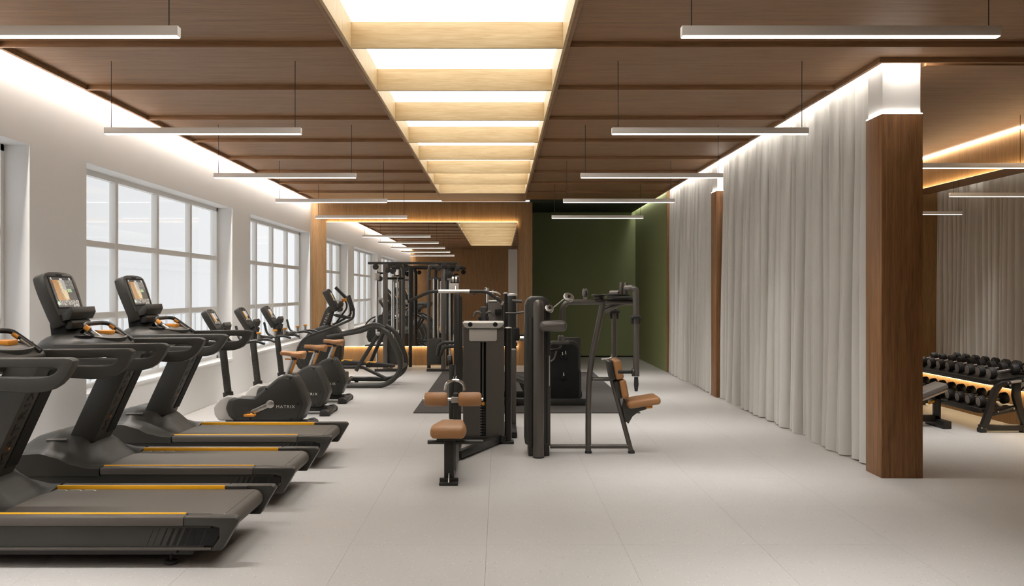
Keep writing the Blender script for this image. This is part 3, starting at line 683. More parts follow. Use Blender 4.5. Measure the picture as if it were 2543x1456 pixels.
# ------------------------------------------------------------------ elliptical trainer
def make_elliptical():
    N, Fr = 14.45, 15.35; C = 14.9
    t = thing('elliptical_trainer', 'black elliptical trainer with long curved frame in front of the mirror', 'elliptical trainer', (-2.2, C, 0))
    def q(px, py, D=C): p = P(px, py, D); return (p.x, p.z)
    sh = [q(745, 915), q(738, 895), q(742, 868), q(752, 848), q(768, 828), q(790, 813), q(815, 806), q(836, 810), q(848, 826), q(853, 850), q(851, 880), q(846, 905), q(842, 915)]
    obj('flywheel_housing', MB().prism(sh, C-.16, C+.16, bev=.035, seg=3), M['char2'], t)
    inner = [((x+2.76)*.8-2.76, (z-.6)*.8+.6) for x, z in sh]
    obj('housing_cover', MB().prism(inner, C-.17, C+.17, bev=.012), M['black'], t)
    obj('base_plate', MB().box(-3.15, -2.35, C-.2, C+.2, .03, .20, bev=.02), M['black'], t)
    ms = obj('mast', MB().prism([q(790, 822), q(814, 824), q(830, 772), q(818, 760), q(808, 772)], C-.07, C+.07, bev=.012), M['char'], t)
    d = (P(822, 772, C)-P(802, 820, C)).normalized()
    text('lettering', 'MATRIX', M['lettering'], ms, P(811, 796, C)+Vector((0, -.0715, 0)), d, d.cross(Vector((0, 1, 0))), .05, .0008, 1.2)
    console(t, (P(829, 743, C).x, C, P(829, 743, C).z), .32, .36, .09, math.radians(27), .2, .17)
    obj('fixed_tray', MB().prism([q(828, 782), q(832, 780), q(870, 787), q(868, 792), q(840, 788)], C-.13, C+.13, bev=.006), M['char2'], t)
    obj('fixed_grip', MB().tube([P(835, 802, C), P(860, 768, C), P(862, 757, C), P(856, 745, C)], .014, 10, fil=.06), M['char2'], t)
    obj('orange_tip', MB().tube([P(856, 749, C-.02), P(854, 742, C-.02)], .04, 10), M['orange'], t)
    for s, D, dx, dy in ((-1, N, 0, 0), (1, Fr, 0, 0)):
        nm = 'near' if s < 0 else 'far'
        if s < 0:
            arm = [(866, 734), (872, 748), (879, 775), (877, 790), (868, 796), (836, 810), (800, 823), (768, 833), (750, 846), (738, 868), (734, 905)]
            grip = [(866, 734), (871, 750), (878, 772)]
            loop = [(948, 818), (965, 828), (985, 872), (995, 900), (992, 926), (972, 948), (950, 958), (925, 959), (850, 959)]
        else:
            arm = [(833, 714), (852, 733), (863, 744), (870, 760), (871, 780), (866, 786), (855, 792), (830, 806), (800, 812), (775, 822), (758, 840), (748, 870)]
            grip = [(833, 714), (850, 731), (862, 743)]
            loop = [(958, 810), (980, 822), (998, 862), (1009, 890), (1006, 918), (988, 934), (968, 941), (945, 942), (870, 941)]
        a = obj('moving_arm', MB().tube([P(x, y, D) for x, y in arm], .018, 10, fil=.08), M['char2'], t)
        obj('foam_grip', MB().tube([P(x, y, D) for x, y in grip], .026, 12, fil=.05), M['rubber'], a)
        obj('frame_rail', MB().tube([P(x, y, D) for x, y in loop], .038, 12, fil=.2), M['char'], t)
        j = P(*((940, 829) if s < 0 else (955, 820)), D)
        obj('upper_link', MB().tube([P(*((812, 838) if s < 0 else (835, 832)), D+.06), P(900, 822 if s < 0 else 816, D+.05), P(922, 812 if s < 0 else 806, D+.04), P(938, 812 if s < 0 else 806, D+.03), P(965, 828 if s < 0 else 821, D)], .033, 10, fil=.1), M['char2'], t)
        obj('lower_link', MB().tube([j, P(*((884, 921) if s < 0 else (915, 912)), D+.05)], .03, 10), M['char2'], t)
        obj('pivot_bolt', MB().disc(j+Vector((0, -.03, 0)), (0, 1, 0), .03, .03), M['steel'], t)
        pa = [(850, 912), (880, 912), (900, 912), (958, 940)] if s < 0 else [(852, 900), (905, 903), (935, 908), (975, 908)]
        obj('pedal_arm', MB().tube([P(x, y, D+(.12 if s < 0 else -.18)) for x, y in pa], .026, 10, fil=.1), M['char2'], t)
        px = (908, 978) if s > 0 else (848, 905); py = 907 if s > 0 else 902
        pp = P(px[0], py, C+s*.15); pq = P(px[1], py, C+s*.15)
        pdl = obj('foot_pedal', MB().prism([(pp.x, pp.z+.02), (pp.x+.06, pp.z+.05), (pq.x, pq.z+.012), (pq.x+.02, pq.z-.03), (pp.x+.02, pp.z-.03)], C+s*.15-.09, C+s*.15+.09, bev=.01), M['rubber'], t)
        v = P(px[0]+14, py-5, C+s*.15); obj('amber_insert', MB().box(v.x-.08, v.x+.08, C+s*.15-.07, C+s*.15+.07, v.z-.012, v.z+.02, bev=.01), M['yellow'], pdl)
        for x in (944 if s < 0 else 964, 860 if s < 0 else 885):
            v = P(x, 960, D); obj('levelling_foot', MB().disc((v.x, D, .012), (0, 0, 1), .03, .022).tube([(v.x, D, .02), (v.x, D, .06)], .01, 8), M['rubber'], t)
    obj('cross_tube', MB().tube([(P(860, 959, N).x, N, .07), (P(872, 941, Fr).x, Fr, .07)], .035, 10), M['char'], t)
    obj('cross_tube', MB().tube([P(992, 915, N), P(1007, 905, Fr)], .03, 10), M['char'], t)
    return t
make_elliptical()

# ------------------------------------------------------------------ dual cable machine
def make_cable():
    t = thing('cable_machine', 'tall black dual cable machine with chrome poles before the far mirror', 'cable machine', (-1.6, 17.8, 0))
    A, B = 17.45, 18.25
    def up(px, D, top, r=.035, bot=0): v = P(px, 900, D); return MB().box(v.x-r, v.x+r, D-r*.8, D+r*.8, bot, P(0, top, D).z, bev=.008)
    obj('top_beam', MB().bar(P(914, 654, A), P(1136, 654, A), .045, .06), M['black'], t)
    obj('top_beam', MB().bar(P(955, 663, B), P(1152, 663, B), .045, .06), M['black'], t)
    for side, sgn, xi in (('l', 1, 957), ('r', -1, 1101)):
        obj('upright', up(xi, A, 655, .04), M['gunmetal'], t)
        o2 = 1001 if side == 'l' else 1065
        obj('curved_upright', MB().tube([P(xi+8*sgn, 660, A+.1), P((o2+xi)/2, 657, A+.3), P(o2-3*sgn, 660, A+.45), P(o2, 674, A+.5), (P(o2, 700, A+.5).x, A+.5, 0.02)], .036, 10, fil=.12), M['gunmetal'], t)
        o3 = 1019 if side == 'l' else 1112
        obj('rear_upright', MB().tube([P(o3-20*sgn, 661, B), P(o3-6*sgn, 661, B), P(o3, 672, B), (P(o3, 672, B).x, B, .02)], .034, 10, fil=.12), M['char2'], t)
        for px in ((974, 987) if side == 'l' else (1077, 1088)):
            obj('guide_rod', MB().tube([(P(px, 700, A+.25).x, A+.25, .5), P(px, 692, A+.25)], .016, 10), M['chrome'], t)
        obj('brace', MB().bar(P(xi, 692, A+.1), P(o2, 692, A+.4), .04, .05), M['black'], t)
        a, b = sorted((xi+3*sgn, o2)); va = P(a, 840, A+.25); vb = P(b, 903, A+.25)
        obj('weight_stack_shroud', MB().box(va.x, vb.x, A+.08, A+.42, .12, .59, bev=.02), M['char'], t)
        op = 936 if side == 'l' else 1117
        obj('column_pole', MB().tube([(P(op, 700, A).x, A, .03), P(op, 672 if side == 'l' else 690, A)], .022, 12), M['chrome'], t)
        ft = obj('foot', MB().box(min(P(op, 0, A).x, P(o2, 0, A).x)-.04, max(P(op, 0, A).x, P(o2, 0, A).x)+.04, A-.04, A+.04, .0, .05, bev=.008).box(P(xi, 0, A).x-.05, P(xi, 0, A).x+.05, A, B, 0, .05, bev=.008), M['black'], t)
        tr = P(op+1, 687, A); tz = obj('trolley', MB().box(tr.x-.05, tr.x+.05, A-.06, A+.06, tr.z-.07, tr.z+.06, bev=.015), M['steel'], t)
        obj('pulley', MB().disc((tr.x+.05*sgn, A-.02, tr.z-.04), (0, 1, 0), .05, .03), M['rubber'], tz)
        for (px, py, r) in (((933, 663, .055), (964, 671, .05), (975, 674, .05), (989, 661, .05), (1008, 669, .045)) if side == 'l' else ((1136, 668, .05), (1115, 682, .07), (1089, 666, .05), (1104, 660, .05))):
            obj('pulley', MB().disc(P(px, py, A-.05), (0, 1, 0), r, .035).disc(P(px, py, A-.07), (0, 1, 0), r*.3, .03), M['rubber'], t)
        obj('cable', MB().tube([P(op+2*sgn, 672, A-.05), P(op+3*sgn, 738, A-.05)], .005, 6), M['wire'], t)
        obj('cable_arm', MB().bar(P(op, 679, A), P(xi, 679, A), .035, .04), M['black'], t)
    obj('hanging_cable', MB().tube([P(1018, 760, A-.05), P(1018, 868, A-.05)], .004, 6), M['wire'], t)
    obj('cable_handle', MB().tube([P(1018, 868, A-.05), P(1014, 880, A-.05), P(1023, 880, A-.05), P(1018, 868, A-.05)], .008, 8), M['rubber'], t)
make_cable()

# ------------------------------------------------------------------ mat + multi station behind
o = obj('floor_mat', MB().box(-1.02, 1.67, 11.44, 17.25, 0.0005, .012, bev=.003), M['mat'], origin=(.3, 14.3, 0)); tag(o, 'large dark rubber mat on the floor behind the weight machines', 'mat')
def make_multi():
    D = 12.15; z0 = .012
    t = thing('multi_station', 'black multi-station strength machine with curved handles standing on the dark mat', 'strength machine', (.5, D, z0))
    # right side shroud (panel)
    def q(px, py, d=D): p = P(px, py, d); return (p.x, max(p.z, .05))
    sh = [q(1362, 1002), q(1430, 1002), q(1441, 996), q(1444, 985), q(1444, 925), q(1440, 917), q(1440, 862), q(1434, 852), q(1424, 847), q(1395, 847), q(1362, 850)]
    obj('shroud', MB().prism(sh, D, D+.10, bev=.012), M['black'], t)
    inn = [((x-.8)*.88+.8, (z-.4)*.88+.41) for x, z in sh]
    obj('shroud_inset', MB().prism(inn, D-.006, D+.05, bev=.004), M['vent'], t)
    obj('back_panel', MB().box(P(1395, 0, D+.2).x, P(1441, 0, D+.2).x, D+.15, D+.25, .05, P(0, 838, D+.2).z, bev=.006), M['char2'], t)
    obj('floor_rail', MB().box(-.05, 1.12, D-.03, D+.03, z0, .10, bev=.012), M['rubber'], t)
    obj('floor_rail', MB().box(-.05, 1.12, D+.9, D+.96, z0, .10, bev=.012), M['rubber'], t)
    obj('cross_rail', MB().box(.55, .63, D+.03, D+.9, z0, .09, bev=.012), M['rubber'], t)
    for dx in (0, 7):
        obj('curved_handle', MB().tube([P(1366, 870, D-.1), P(1388, 868, D-.1), P(1394, 858, D-.1), P(1394+dx, 838, D-.1), P(1388+dx, 834, D-.1), P(1388+dx, 848, D-.1)], .014, 10, fil=.05), M['gunmetal'], t)
    obj('handle_tube', MB().tube([P(1370, 852, D-.1), P(1414, 852, D-.1)], .03, 12), M['char'], t)
    obj('cable', MB().tube([P(1366, 899, D-.05), P(1376, 893, D-.05), P(1382, 872, D-.05)], .012, 8, fil=.05), M['gunmetal'], t)
    for a, b, r in ((1396, 886, .03), (1404, 884, .035), (1399, 937, .03)):
        v = P(a, b, D-.02); obj('pulley', MB().disc(v, (0, 1, 0), r, .03), M['vent'], t)
        obj('chrome_clip', MB().tube([v+Vector((0, -.02, .06)), v+Vector((.005, -.02, .02))], .008, 8), M['chrome'], t)
    # tall rear column and cabinet
    v = P(1272, 0, 12.6)
    obj('column', MB().tube([(v.x, 12.6, z0), (v.x, 12.6, P(0, 735, 12.6).z)], .055, 18), M['char2'], t)
    obj('column_cap', MB().lathe([(.062, 0), (.062, .02), (.03, .035)], (v.x, 12.6, P(0, 735, 12.6).z), (0, 0, 1)), M['silver'], t)
    obj('column_arm', MB().tube([P(1272, 747, 12.5), P(1296, 749, 12.5)], .02, 10).tube([P(1255, 778, 12.5), P(1284, 778, 12.5), P(1302, 775, 12.5)], .014, 10, fil=.05), M['gunmetal'], t)
    cab = [P(1212, 0, 12.9), P(1247, 0, 12.9)]
    cb = obj('weight_cabinet', MB().box(cab[0].x, cab[1].x, 12.75, 13.1, z0, P(0, 750, 12.9).z, bev=.015), M['grey'], t)
    obj('cabinet_lid', MB().box(cab[0].x+.01, cab[1].x-.06, 12.74, 13.08, P(0, 750, 12.9).z, P(0, 746, 12.9).z, bev=.008), M['silver'], cb)
    obj('clamp_block', MB().box(P(1229, 0, 12.7).x, P(1246, 0, 12.7).x, 12.66, 12.75, P(0, 782, 12.7).z, P(0, 768, 12.7).z, bev=.01), M['vent'], cb)
    obj('chest_pad_post', MB().box(P(1193, 0, 12.4).x, P(1210, 0, 12.4).x, 12.36, 12.46, z0, P(0, 762, 12.4).z, bev=.012), M['char2'], t)
    for s in (-1, 1):
        obj('press_handle', MB().tube([P(1201+s*6, 779, 12.3), P(1201+s*14, 774, 12.3), P(1201+s*22, 777, 12.3), P(1201+s*24, 787, 12.3)], .016, 10, fil=.06), M['gunmetal'], t)
        obj('roller_stop', MB().disc(P(1201+s*10, 793, 12.3), (1, 0, 0), .035, .03), M['vent'], t)
    obj('rear_cable', MB().tube([P(1211, 715, 12.9), P(1211, 752, 12.9)], .02, 10), M['chrome'], t)
    obj('pull_bar', MB().tube([P(1190, 725, 12.9), P(1222, 725, 12.9), P(1234, 727, 12.9), P(1243, 732, 12.9)], .008, 8, fil=.05), M['steel'], t)
    # adjusting block & chrome on the right
    obj('adjuster', MB().box(P(1275, 0, 12).x, P(1290, 0, 12).x, 11.95, 12.08, P(0, 846, 12).z, P(0, 815, 12).z, bev=.012), M['vent'], t)
    obj('adjuster_rod', MB().tube([P(1286, 833, 12), P(1310, 833, 12)], .012, 8), M['rubber'], t)
    obj('adjuster_post', MB().box(P(1270, 0, 12).x, P(1281, 0, 12).x, 12.0, 12.08, z0, P(0, 868, 12).z, bev=.01), M['char2'], t)
    obj('chrome_knob', MB().disc(P(1296, 841, 11.9), (1, 0, 0), .028, .05), M['chrome'], t)
    pd = obj('leg_pad', MB().box(-.14, .14, -.16, .16, -.03, .03, bev=.02, seg=3, mx=Matrix.Translation(P(1290, 942, 11.3)) @ Matrix.Rotation(math.radians(18), 4, 'Y')), M['char'], t)
    obj('pad_bracket', MB().bar(P(1294, 950, 11.35), P(1310, 985, 11.9), .05, .05), M['black'], t)
make_multi()

# ------------------------------------------------------------------ lat pull / low row machine in the centre
def make_row():
    D = 9.15
    t = thing('pulldown_row_machine', 'grey pulldown and row machine with tan seat and thigh rollers in the aisle', 'strength machine', (-.2, 8.6, 0))
    x0, x1 = P(1150, 0, D).x, P(1252, 0, D).x
    zt = P(0, 814, D).z
    cx = (P(1193, 0, D).x, P(1207, 0, D).x); ztop = P(0, 850, D).z; zb = P(0, 1092, D).z
    m = MB(); m.box(x0, cx[0], D, D+.02, .075, zt); m.box(cx[1], x1, D, D+.02, .075, zt); m.box(cx[0], cx[1], D, D+.02, ztop, zt); m.box(cx[0], cx[1], D, D+.02, .075, zb)
    m.box(x0, x0+.02, D+.02, D+.34, .075, zt); m.box(x1-.02, x1, D+.02, D+.34, .075, zt); m.box(x0, x1, D+.32, D+.34, .075, zt)
    cab = obj('weight_cabinet', m, M['grey'], t)
    obj('cabinet_slot', MB().box(cx[0]-.02, cx[1]+.02, D+.12, D+.14, .08, zt), M['vent'], cab)
    q = MB()
    for k in range(13): z = zb+.01+.026*k; q.box(cx[0]-.015, cx[1]+.02, D+.035, D+.11, z, z+.021)
    tag(obj('weight_plate', q, M['black'], cab), kind='stuff')
    q = MB()
    for k in range(13): z = zb+.018+.026*k; q.box(cx[0]+.0, cx[0]+.012, D+.032, D+.035, z, z+.006)
    tag(obj('plate_number_tick', q, M['lettering'], cab), kind='stuff')
    v = P(1199, 1003, D); obj('selector_pin', MB().tube([(v.x+.003, D-.02, v.z), (v.x+.003, D+.06, v.z)], .016, 10), M['orange'], cab)
    obj('selector_stem', MB().tube([(v.x, D+.03, v.z+.03), (v.x, D+.03, ztop)], .010, 8), M['steel'], cab)
    obj('name_plate', MB().prism([(P(a, 0, D).x, P(0, b, D).z) for a, b in ((1165, 818), (1234, 818), (1234, 844), (1231, 848), (1168, 848), (1165, 844))], D-.006, D, bev=.002), M['plate'], cab)
    cp = [(P(a, 0, D).x, P(0, b, D).z) for a, b in ((1148, 800), (1252, 800), (1252, 804), (1247, 812), (1240, 816), (1161, 816), (1154, 812), (1149, 804))]
    tp = obj('top_cap', MB().prism(cp, D-.03, D+.36, bev=.012, seg=3), M['silver'], cab)
    for a in (1168, 1230): obj('cap_recess', MB().disc((P(a, 0, D).x, D-.031, P(0, 806, D).z), (0, 1, 0), .022, .006), M['vent'], tp)
    obj('base_plate', MB().box(x0-.03, x1+.02, D-.02, D+.36, .012, .075, bev=.008), M['black'], t)
    cc = P(1262, 0, D).x
    obj('side_column', MB().tube([(cc, D+.04, .02), (cc, D+.04, P(0, 816, D).z)], .034, 20), M['black'], t)
    obj('column_cap', MB().lathe([(.036, 0), (.034, .008), (.02, .012)], (cc, D+.04, P(0, 816, D).z), (0, 0, 1)), M['silver'], t)
    obj('column_foot', MB().box(cc-.055, cc+.055, D-.02, D+.12, 0, .025, bev=.008), M['rubber'], t)
    r0, r1 = P(1268, 0, 10.3).x, P(1281, 0, 10.3).x
    obj('rear_panel', MB().box(r0, r1, 10.1, 10.32, .02, P(0, 866, 10.3).z, bev=.008), M['grey'], t)
    obj('rear_beam', MB().box(-.3, r1, 9.5, 10.3, .0, .06, bev=.01), M['black'], t)
    # tall mast
    Dm = 8.75; xm = P(1136, 0, Dm).x
    obj('mast', MB().prism([(xm-.032, .04), (xm+.032, .04), (xm+.032, 1.40), (xm+.014, 1.425), (xm-.014, 1.425), (xm-.032, 1.40)], Dm-.04, Dm+.04, bev=.008), M['black'], t)
    sd = [(Dm+.04, .5), (Dm+.22, .55), (Dm+.30, .75), (Dm+.26, 1.05), (Dm+.14, 1.30), (Dm+.04, 1.40)]
    obj('mast_fairing', MB().prism(sd, xm-.01, xm+.04, 'x', bev=.008), M['char2'], t)
    hb = obj('mast_head', MB().prism([(P(a, 0, Dm).x, P(0, b, Dm).z) for a, b in ((1116, 722), (1139, 722), (1139, 704), (1117, 704))], Dm-.03, Dm+.05, bev=.006), M['plate'], t)
    for a in (1125, 1133): obj('pulley', MB().disc(P(a, 695, Dm), (1, 0, 0), .028, .022), M['steel'], hb)
    obj('pulley_bracket', MB().box(P(1121, 0, Dm).x, P(1138, 0, Dm).x, Dm-.01, Dm+.02, P(0, 705, Dm).z, P(0, 688, Dm).z), M['vent'], hb)
    # lat bar
    Db = 8.55
    lb = obj('pulldown_bar', MB().tube([P(1012, 750, Db), P(1062, 727, Db), P(1076, 724, Db), P(1200, 724, Db), P(1212, 727, Db), P(1246, 751, Db)], .0145, 12, fil=.05), M['char2'], t)
    obj('chrome_sleeve', MB().tube([P(1089, 724, Db), P(1166, 724, Db)], .0165, 14), M['chrome'], lb)
    for a in ((1010, 751), (1248, 753)): obj('bar_end', MB().disc(P(a[0], a[1], Db), (1, 0, -.5 if a[0] > 1100 else .5), .019, .02), M['steel'], lb)
    obj('bar_hook', MB().tube([P(1130, 724, Db), P(1130, 712, Db+.1)], .008, 8), M['chrome'], lb)
    # side handles
    for dz, dx in ((0, 0), (10, 8)):
        obj('tucked_handle', MB().tube([P(1132, 851+dz, 8.9), P(1102+dx, 851+dz, 8.9), P(1090+dx, 858+dz, 8.9), P(1086+dx, 883, 8.9)], .015, 10, fil=.05), M['char'], t)
    obj('low_pulley', MB().disc(P(1118, 898, 8.9), (1, 0, .1), .06, .04, seg=24), M['black'], t)
    obj('pulley_fairing', MB().prism([(8.78, .28), (8.9, .28), (8.95, .5), (8.93, .74), (8.80, .78)], P(1115, 0, 8.8).x, P(1128, 0, 8.8).x, 'x', bev=.01), M['char2'], t)
    # row handle
    Dr = 8.25
    rh = obj('row_handle', MB().tube([P(1106, 970, Dr), P(1107, 955, Dr), P(1117, 947, Dr), P(1130, 944, Dr), P(1143, 947, Dr), P(1152, 955, Dr), P(1155, 970, Dr)], .013, 12, fil=.05), M['chrome'], t)
    obj('row_carabiner', MB().tube([P(1130, 944, Dr), P(1127, 936, Dr), P(1133, 934, Dr), P(1131, 944, Dr)], .006, 8), M['chrome'], rh)
    obj('row_cable', MB().tube([P(1130, 937, Dr), P(1131, 905, Dm-.05)], .006, 6), M['wire'], t)
    # thigh rollers
    Dl = 8.0; vz = P(0, 992, Dl).z
    obj('roller_axle', MB().tube([P(1052, 992, Dl), P(1200, 992, Dl)], .012, 12), M['chrome'], t)
    for a, b in ((1054, 1112), (1138, 1196)):
        pa, pb = P(a, 992, Dl), P(b, 992, Dl); L = pb.x-pa.x
        obj('thigh_roller', MB().lathe([(.035, 0), (.052, .006), (.058, .022), (.058, L-.022), (.052, L-.006), (.035, L)], pa, (1, 0, 0), 28), M['tan'], t)
    xr = P(1131, 0, Dl).x
    obj('roller_post', MB().box(xr-.02, xr+.02, Dl-.0, Dl+.06, .10, vz+.05, bev=.006), M['char2'], t)
    obj('roller_bracket', MB().box(xr-.035, xr+.035, Dl-.02, Dl+.02, vz-.03, vz+.02, bev=.006), M['steel'], t)
    # seat
    Ds = 7.35; xs_ = P(1116, 0, 7.3).x
    m = MB(); m.prism([(xs_-.135, 7.13), (xs_+.125, 7.13), (xs_+.13, 7.3), (xs_+.10, 7.60), (xs_-.085, 7.60), (xs_-.14, 7.3)], .350, .440, 'z', bev=.035, seg=4)
    obj('seat', m, M['tan'], t, sharp=1.2)
    obj('seat_plate', MB().box(xs_-.09, xs_+.09, 7.2, 7.55, .33, .352), M['black'], t)
    obj('seat_post', MB().box(xs_-.037, xs_+.037, 7.24, 7.33, .03, .34, bev=.006), M['black'], t)
    obj('support_plate', MB().prism([(7.33, .08), (8.0, .05), (8.0, .28), (7.5, .34), (7.33, .34)], xs_+.005, xs_+.045, 'x', bev=.004), M['char2'], t)
    obj('foot_bar', MB().tube([P(1062, 1098, 7.4), P(1200, 1098, 7.4)], .017, 12), M['char'], t)
    obj('base_foot', MB().box(xs_-.07, xs_+.07, 7.16, 7.26, 0, .022, bev=.006).box(xs_-.07, xs_+.07, 7.23, 7.26, 0, .045, bev=.004), M['black'], t)
    obj('foot_gusset', MB().prism([(7.18, .022), (7.25, .022), (7.25, .09)], xs_-.004, xs_+.004, 'x'), M['steel'], t)
    obj('floor_beam', MB().bar((xs_, 7.26, .055), (xm, 8.8, .055), .07, .07, .01, up=(0, 0, 1)), M['char2'], t)
    obj('floor_beam', MB().bar((xs_+.03, 8.25, .05), (P(1240, 0, D).x, D+.02, .05), .06, .07, .01, up=(0, 0, 1)), M['black'], t)
    obj('mast_beam', MB().box(xm-.03, cc, D+.1, D+.16, .0, .06, bev=.006), M['black'], t)
make_row()

# ------------------------------------------------------------------ fly machine
def make_fly():
    D = 8.62
    t = thing('fly_machine', 'gunmetal chest fly machine with tan seat and back pads facing the curtain', 'strength machine', (.8, D, 0))
    G = M['gunmetal']
    Dc = 8.38; xc = P(1337.5, 0, Dc).x
    obj('front_column', MB().lathe([(.047, .012), (.047, 1.31), (.042, 1.345), (.030, 1.362), (.012, 1.37)], (xc, Dc, 0), (0, 0, 1), 28), M['gunmetal'], t)
    obj('column_foot', MB().disc((xc, Dc, .008), (0, 0, 1), .05, .016), M['rubber'], t)
    x0, x1 = P(1303, 0, 8.55).x, P(1366, 0, 8.55).x
    prof = [(x0, .10), (x1-.03, .07), (x1, .09), (x1, 1.30), (x1-.02, 1.37), (x1-.06, 1.40), (x0+.06, 1.40), (x0+.02, 1.375), (x0, 1.32)]
    obj('tower_shroud', MB().prism(prof, 8.46, 8.82, bev=.02, seg=3), M['char'], t)
    obj('shroud_panel', MB().box(x0+.035, x0+.07, 8.44, 8.47, .08, 1.22, bev=.006), M['char2'], t)
    obj('tower_base', MB().box(x0+.03, x1-.01, 8.45, 8.80, .0, .09, bev=.01), M['black'], t)
    obj('shroud_groove', MB().box(x1-.035, x1-.028, 8.452, 8.462, .12, 1.28), M['vent'], t)
    obj('indicator_strip', MB().box(x1-.014, x1-.008, 8.448, 8.458, P(0, 956, 8.55).z, P(0, 882, 8.55).z), M['plate'], t)
    # capsule arm housing
    obj('pulley_housing', MB().box(P(1340, 0, 8.3).x, P(1407, 0, 8.3).x, 8.22, 8.46, P(0, 823, 8.3).z, P(0, 797, 8.3).z, bev=.038, seg=4), M['gunmetal'], t)
    obj('frame_tube', MB().tube([P(1397, 798, D), P(1397, 762, D), P(1410, 750, D), P(1574, 751, D)], .024, 14, fil=.09), G, t)
    for a, b, r in ((1412, 739, .048), (1364, 767, .040)):
        pu = obj('cable_pulley', MB().disc(P(a, b, 8.45), (.25, -.75, .6), r, .022, seg=26), M['steel'], t)
        obj('pulley_hub', MB().disc(P(a, b, 8.45)+Vector((.003, -.01, .008)), (.25, -.75, .6), r*.28, .02), M['vent'], pu)
    obj('cable', MB().tube([P(1375, 764, 8.45), P(1402, 742, 8.45)], .005, 6), M['steel'], t)
    obj('pulley_arm', MB().tube([P(1353, 795, D-.1), P(1353, 780, D-.1), P(1360, 770, D-.12)], .012, 8, fil=.03), G, t)
    for a in (1450, 1456):
        obj('cable_guide', MB().disc(P(a, 728, D), (1, .3, 0), .040, .010), M['gunmetal'], t)
    obj('guide_bracket', MB().box(P(1449, 0, D).x, P(1458, 0, D).x, D-.01, D+.01, P(0, 750, D).z, P(0, 738, D).z), M['steel'], t)
    obj('swivel_pulley', MB().disc(P(1486, 734, D), (0, 0, 1), .062, .018).disc(P(1487, 740, D), (0, 0, 1), .04, .03).disc(P(1490, 746, D), (0, 0, 1), .05, .02), M['char2'], t)
    # linkage plate stack
    obj('linkage_plate', MB().prism([(P(1505, 0, D).x, D-.06), (P(1575, 0, D).x, D-.28), (P(1575, 0, D).x, D+.75), (P(1505, 0, D).x, D+.1)], P(0, 741, D).z, P(0, 737, D).z, 'z'), M['char2'], t)
    obj('cam_disc', MB().disc(P(1530, 733, D+.25), (0, 0, 1), .13, .018, rim=.05, seg=30).disc(P(1545, 741, D+.1), (0, 0, 1), .11, .018, rim=.05, seg=30), M['black'], t)
    for a in (1543.5, 1555):
        obj('pivot_cylinder', MB().lathe([(.014, 0), (.0175, .006), (.0175, .10), (.013, .106)], P(a, 731, D+(.05 if a < 1550 else .3)), (0, 0, 1), 16), M['gunmetal'], t)
    # frame posts
    obj('front_post', MB().tube([P(1497, 753, D), P(1482, 830, D), P(1467, 900, D), P(1462, 960, D), P(1461, 1040, D), P(1461, 1120, D)], .026, 14, fil=.15), G, t)
    obj('rear_leg', MB().tube([P(1518, 938, D), P(1535, 1000, D), P(1567, 1120, D)], .022, 14, fil=.1), G, t)
    obj('cross_tube', MB().tube([P(1471, 942, D), P(1521, 942, D)], .019, 12), G, t)
    obj('floor_tube', MB().tube([P(1366, 1109, D), P(1563, 1109, D)], .020, 12), G, t)
    for a in (1461, 1568): obj('post_foot', MB().lathe([(.030, 0), (.032, .012), (.022, .03)], (P(a, 0, D).x, D, 0), (0, 0, 1)), M['rubber'], t)
    for dy, s in ((0, 0), (-7, .12)):
        obj('brace_tube', MB().tube([P(1491, 777+dy, D+s), P(1510, 772+dy, D+s), P(1540, 757+dy*.5, D+s), P(1556, 753, D+s)], .014, 10, fil=.08), G, t)
    # arms
    for Da, xa, top in ((8.25, 1579, 716), (9.5, 1525, 728)):
        xin = 1556 if Da < 9 else 1540
        pts = [P(xin, top, Da+(.25 if Da < 9 else -.2)), P(xa-8, top, Da), P(xa, top+4, Da), P(xa, top+20, Da), P(xa+1, 935 if Da < 9 else 893, Da)]
        ar = obj('swing_arm', MB().tube(pts, .027 if Da < 9 else .026, 14, fil=.06), G, t)
        cz = 792 if Da < 9 else 779
        cl = obj('adjust_clamp', MB().box(P(xa-13, 0, Da).x, P(xa+13, 0, Da).x, Da-.05, Da+.05, P(0, cz, Da).z, P(0, cz-9, Da).z, bev=.012).tube([P(xa-9, cz, Da), P(xa-8, cz+13, Da)], .014, 8).tube([P(xa+9, cz, Da), P(xa+8, cz+13, Da)], .014, 8), M['char2'], ar)
        obj('clamp_slot', MB().box(P(xa-8, 0, Da).x, P(xa+8, 0, Da).x, Da-.054, Da-.048, P(0, cz-2, Da).z, P(0, cz-5, Da).z), M['vent'], cl)
        if Da < 9:
            obj('hand_grip', MB().tube([P(xa+1, 937, Da), P(xa+1, 955, Da), P(xa+1, 972, Da)], [.017, .021, .013], 12), M['rubber'], ar)
            obj('side_grip', MB().tube([P(1537, 924, Da+.1), P(1570, 924, Da)], .016, 12), M['rubber'], ar)
            obj('grip_collar', MB().disc(P(1572, 925, Da), (1, 0, 0), .034, .02), M['char'], ar)
        else:
            obj('hand_grip', MB().tube([P(xa+1, 893, Da), P(xa+1, 925, Da)], .018, 12), M['rubber'], ar)
    # pads
    ta = math.radians(11)
    def padm(px, py): return Matrix.Translation(P(px, py, D)) @ Matrix.Rotation(-ta, 4, 'Y')
    up = obj('upper_back_pad', MB().box(-.035, .035, -.16, .16, -.088, .088, bev=.022, seg=4, mx=padm(1531, 915)), M['tan'], t)
    obj('pad_backing', MB().box(-.075, -.034, -.13, .13, -.085, .085, bev=.012, mx=padm(1531, 915)), M['char2'], up)
    lp = obj('lower_back_pad', MB().box(-.03, .03, -.16, .16, -.083, .083, bev=.022, seg=4, mx=padm(1545, 963)), M['tan'], t)
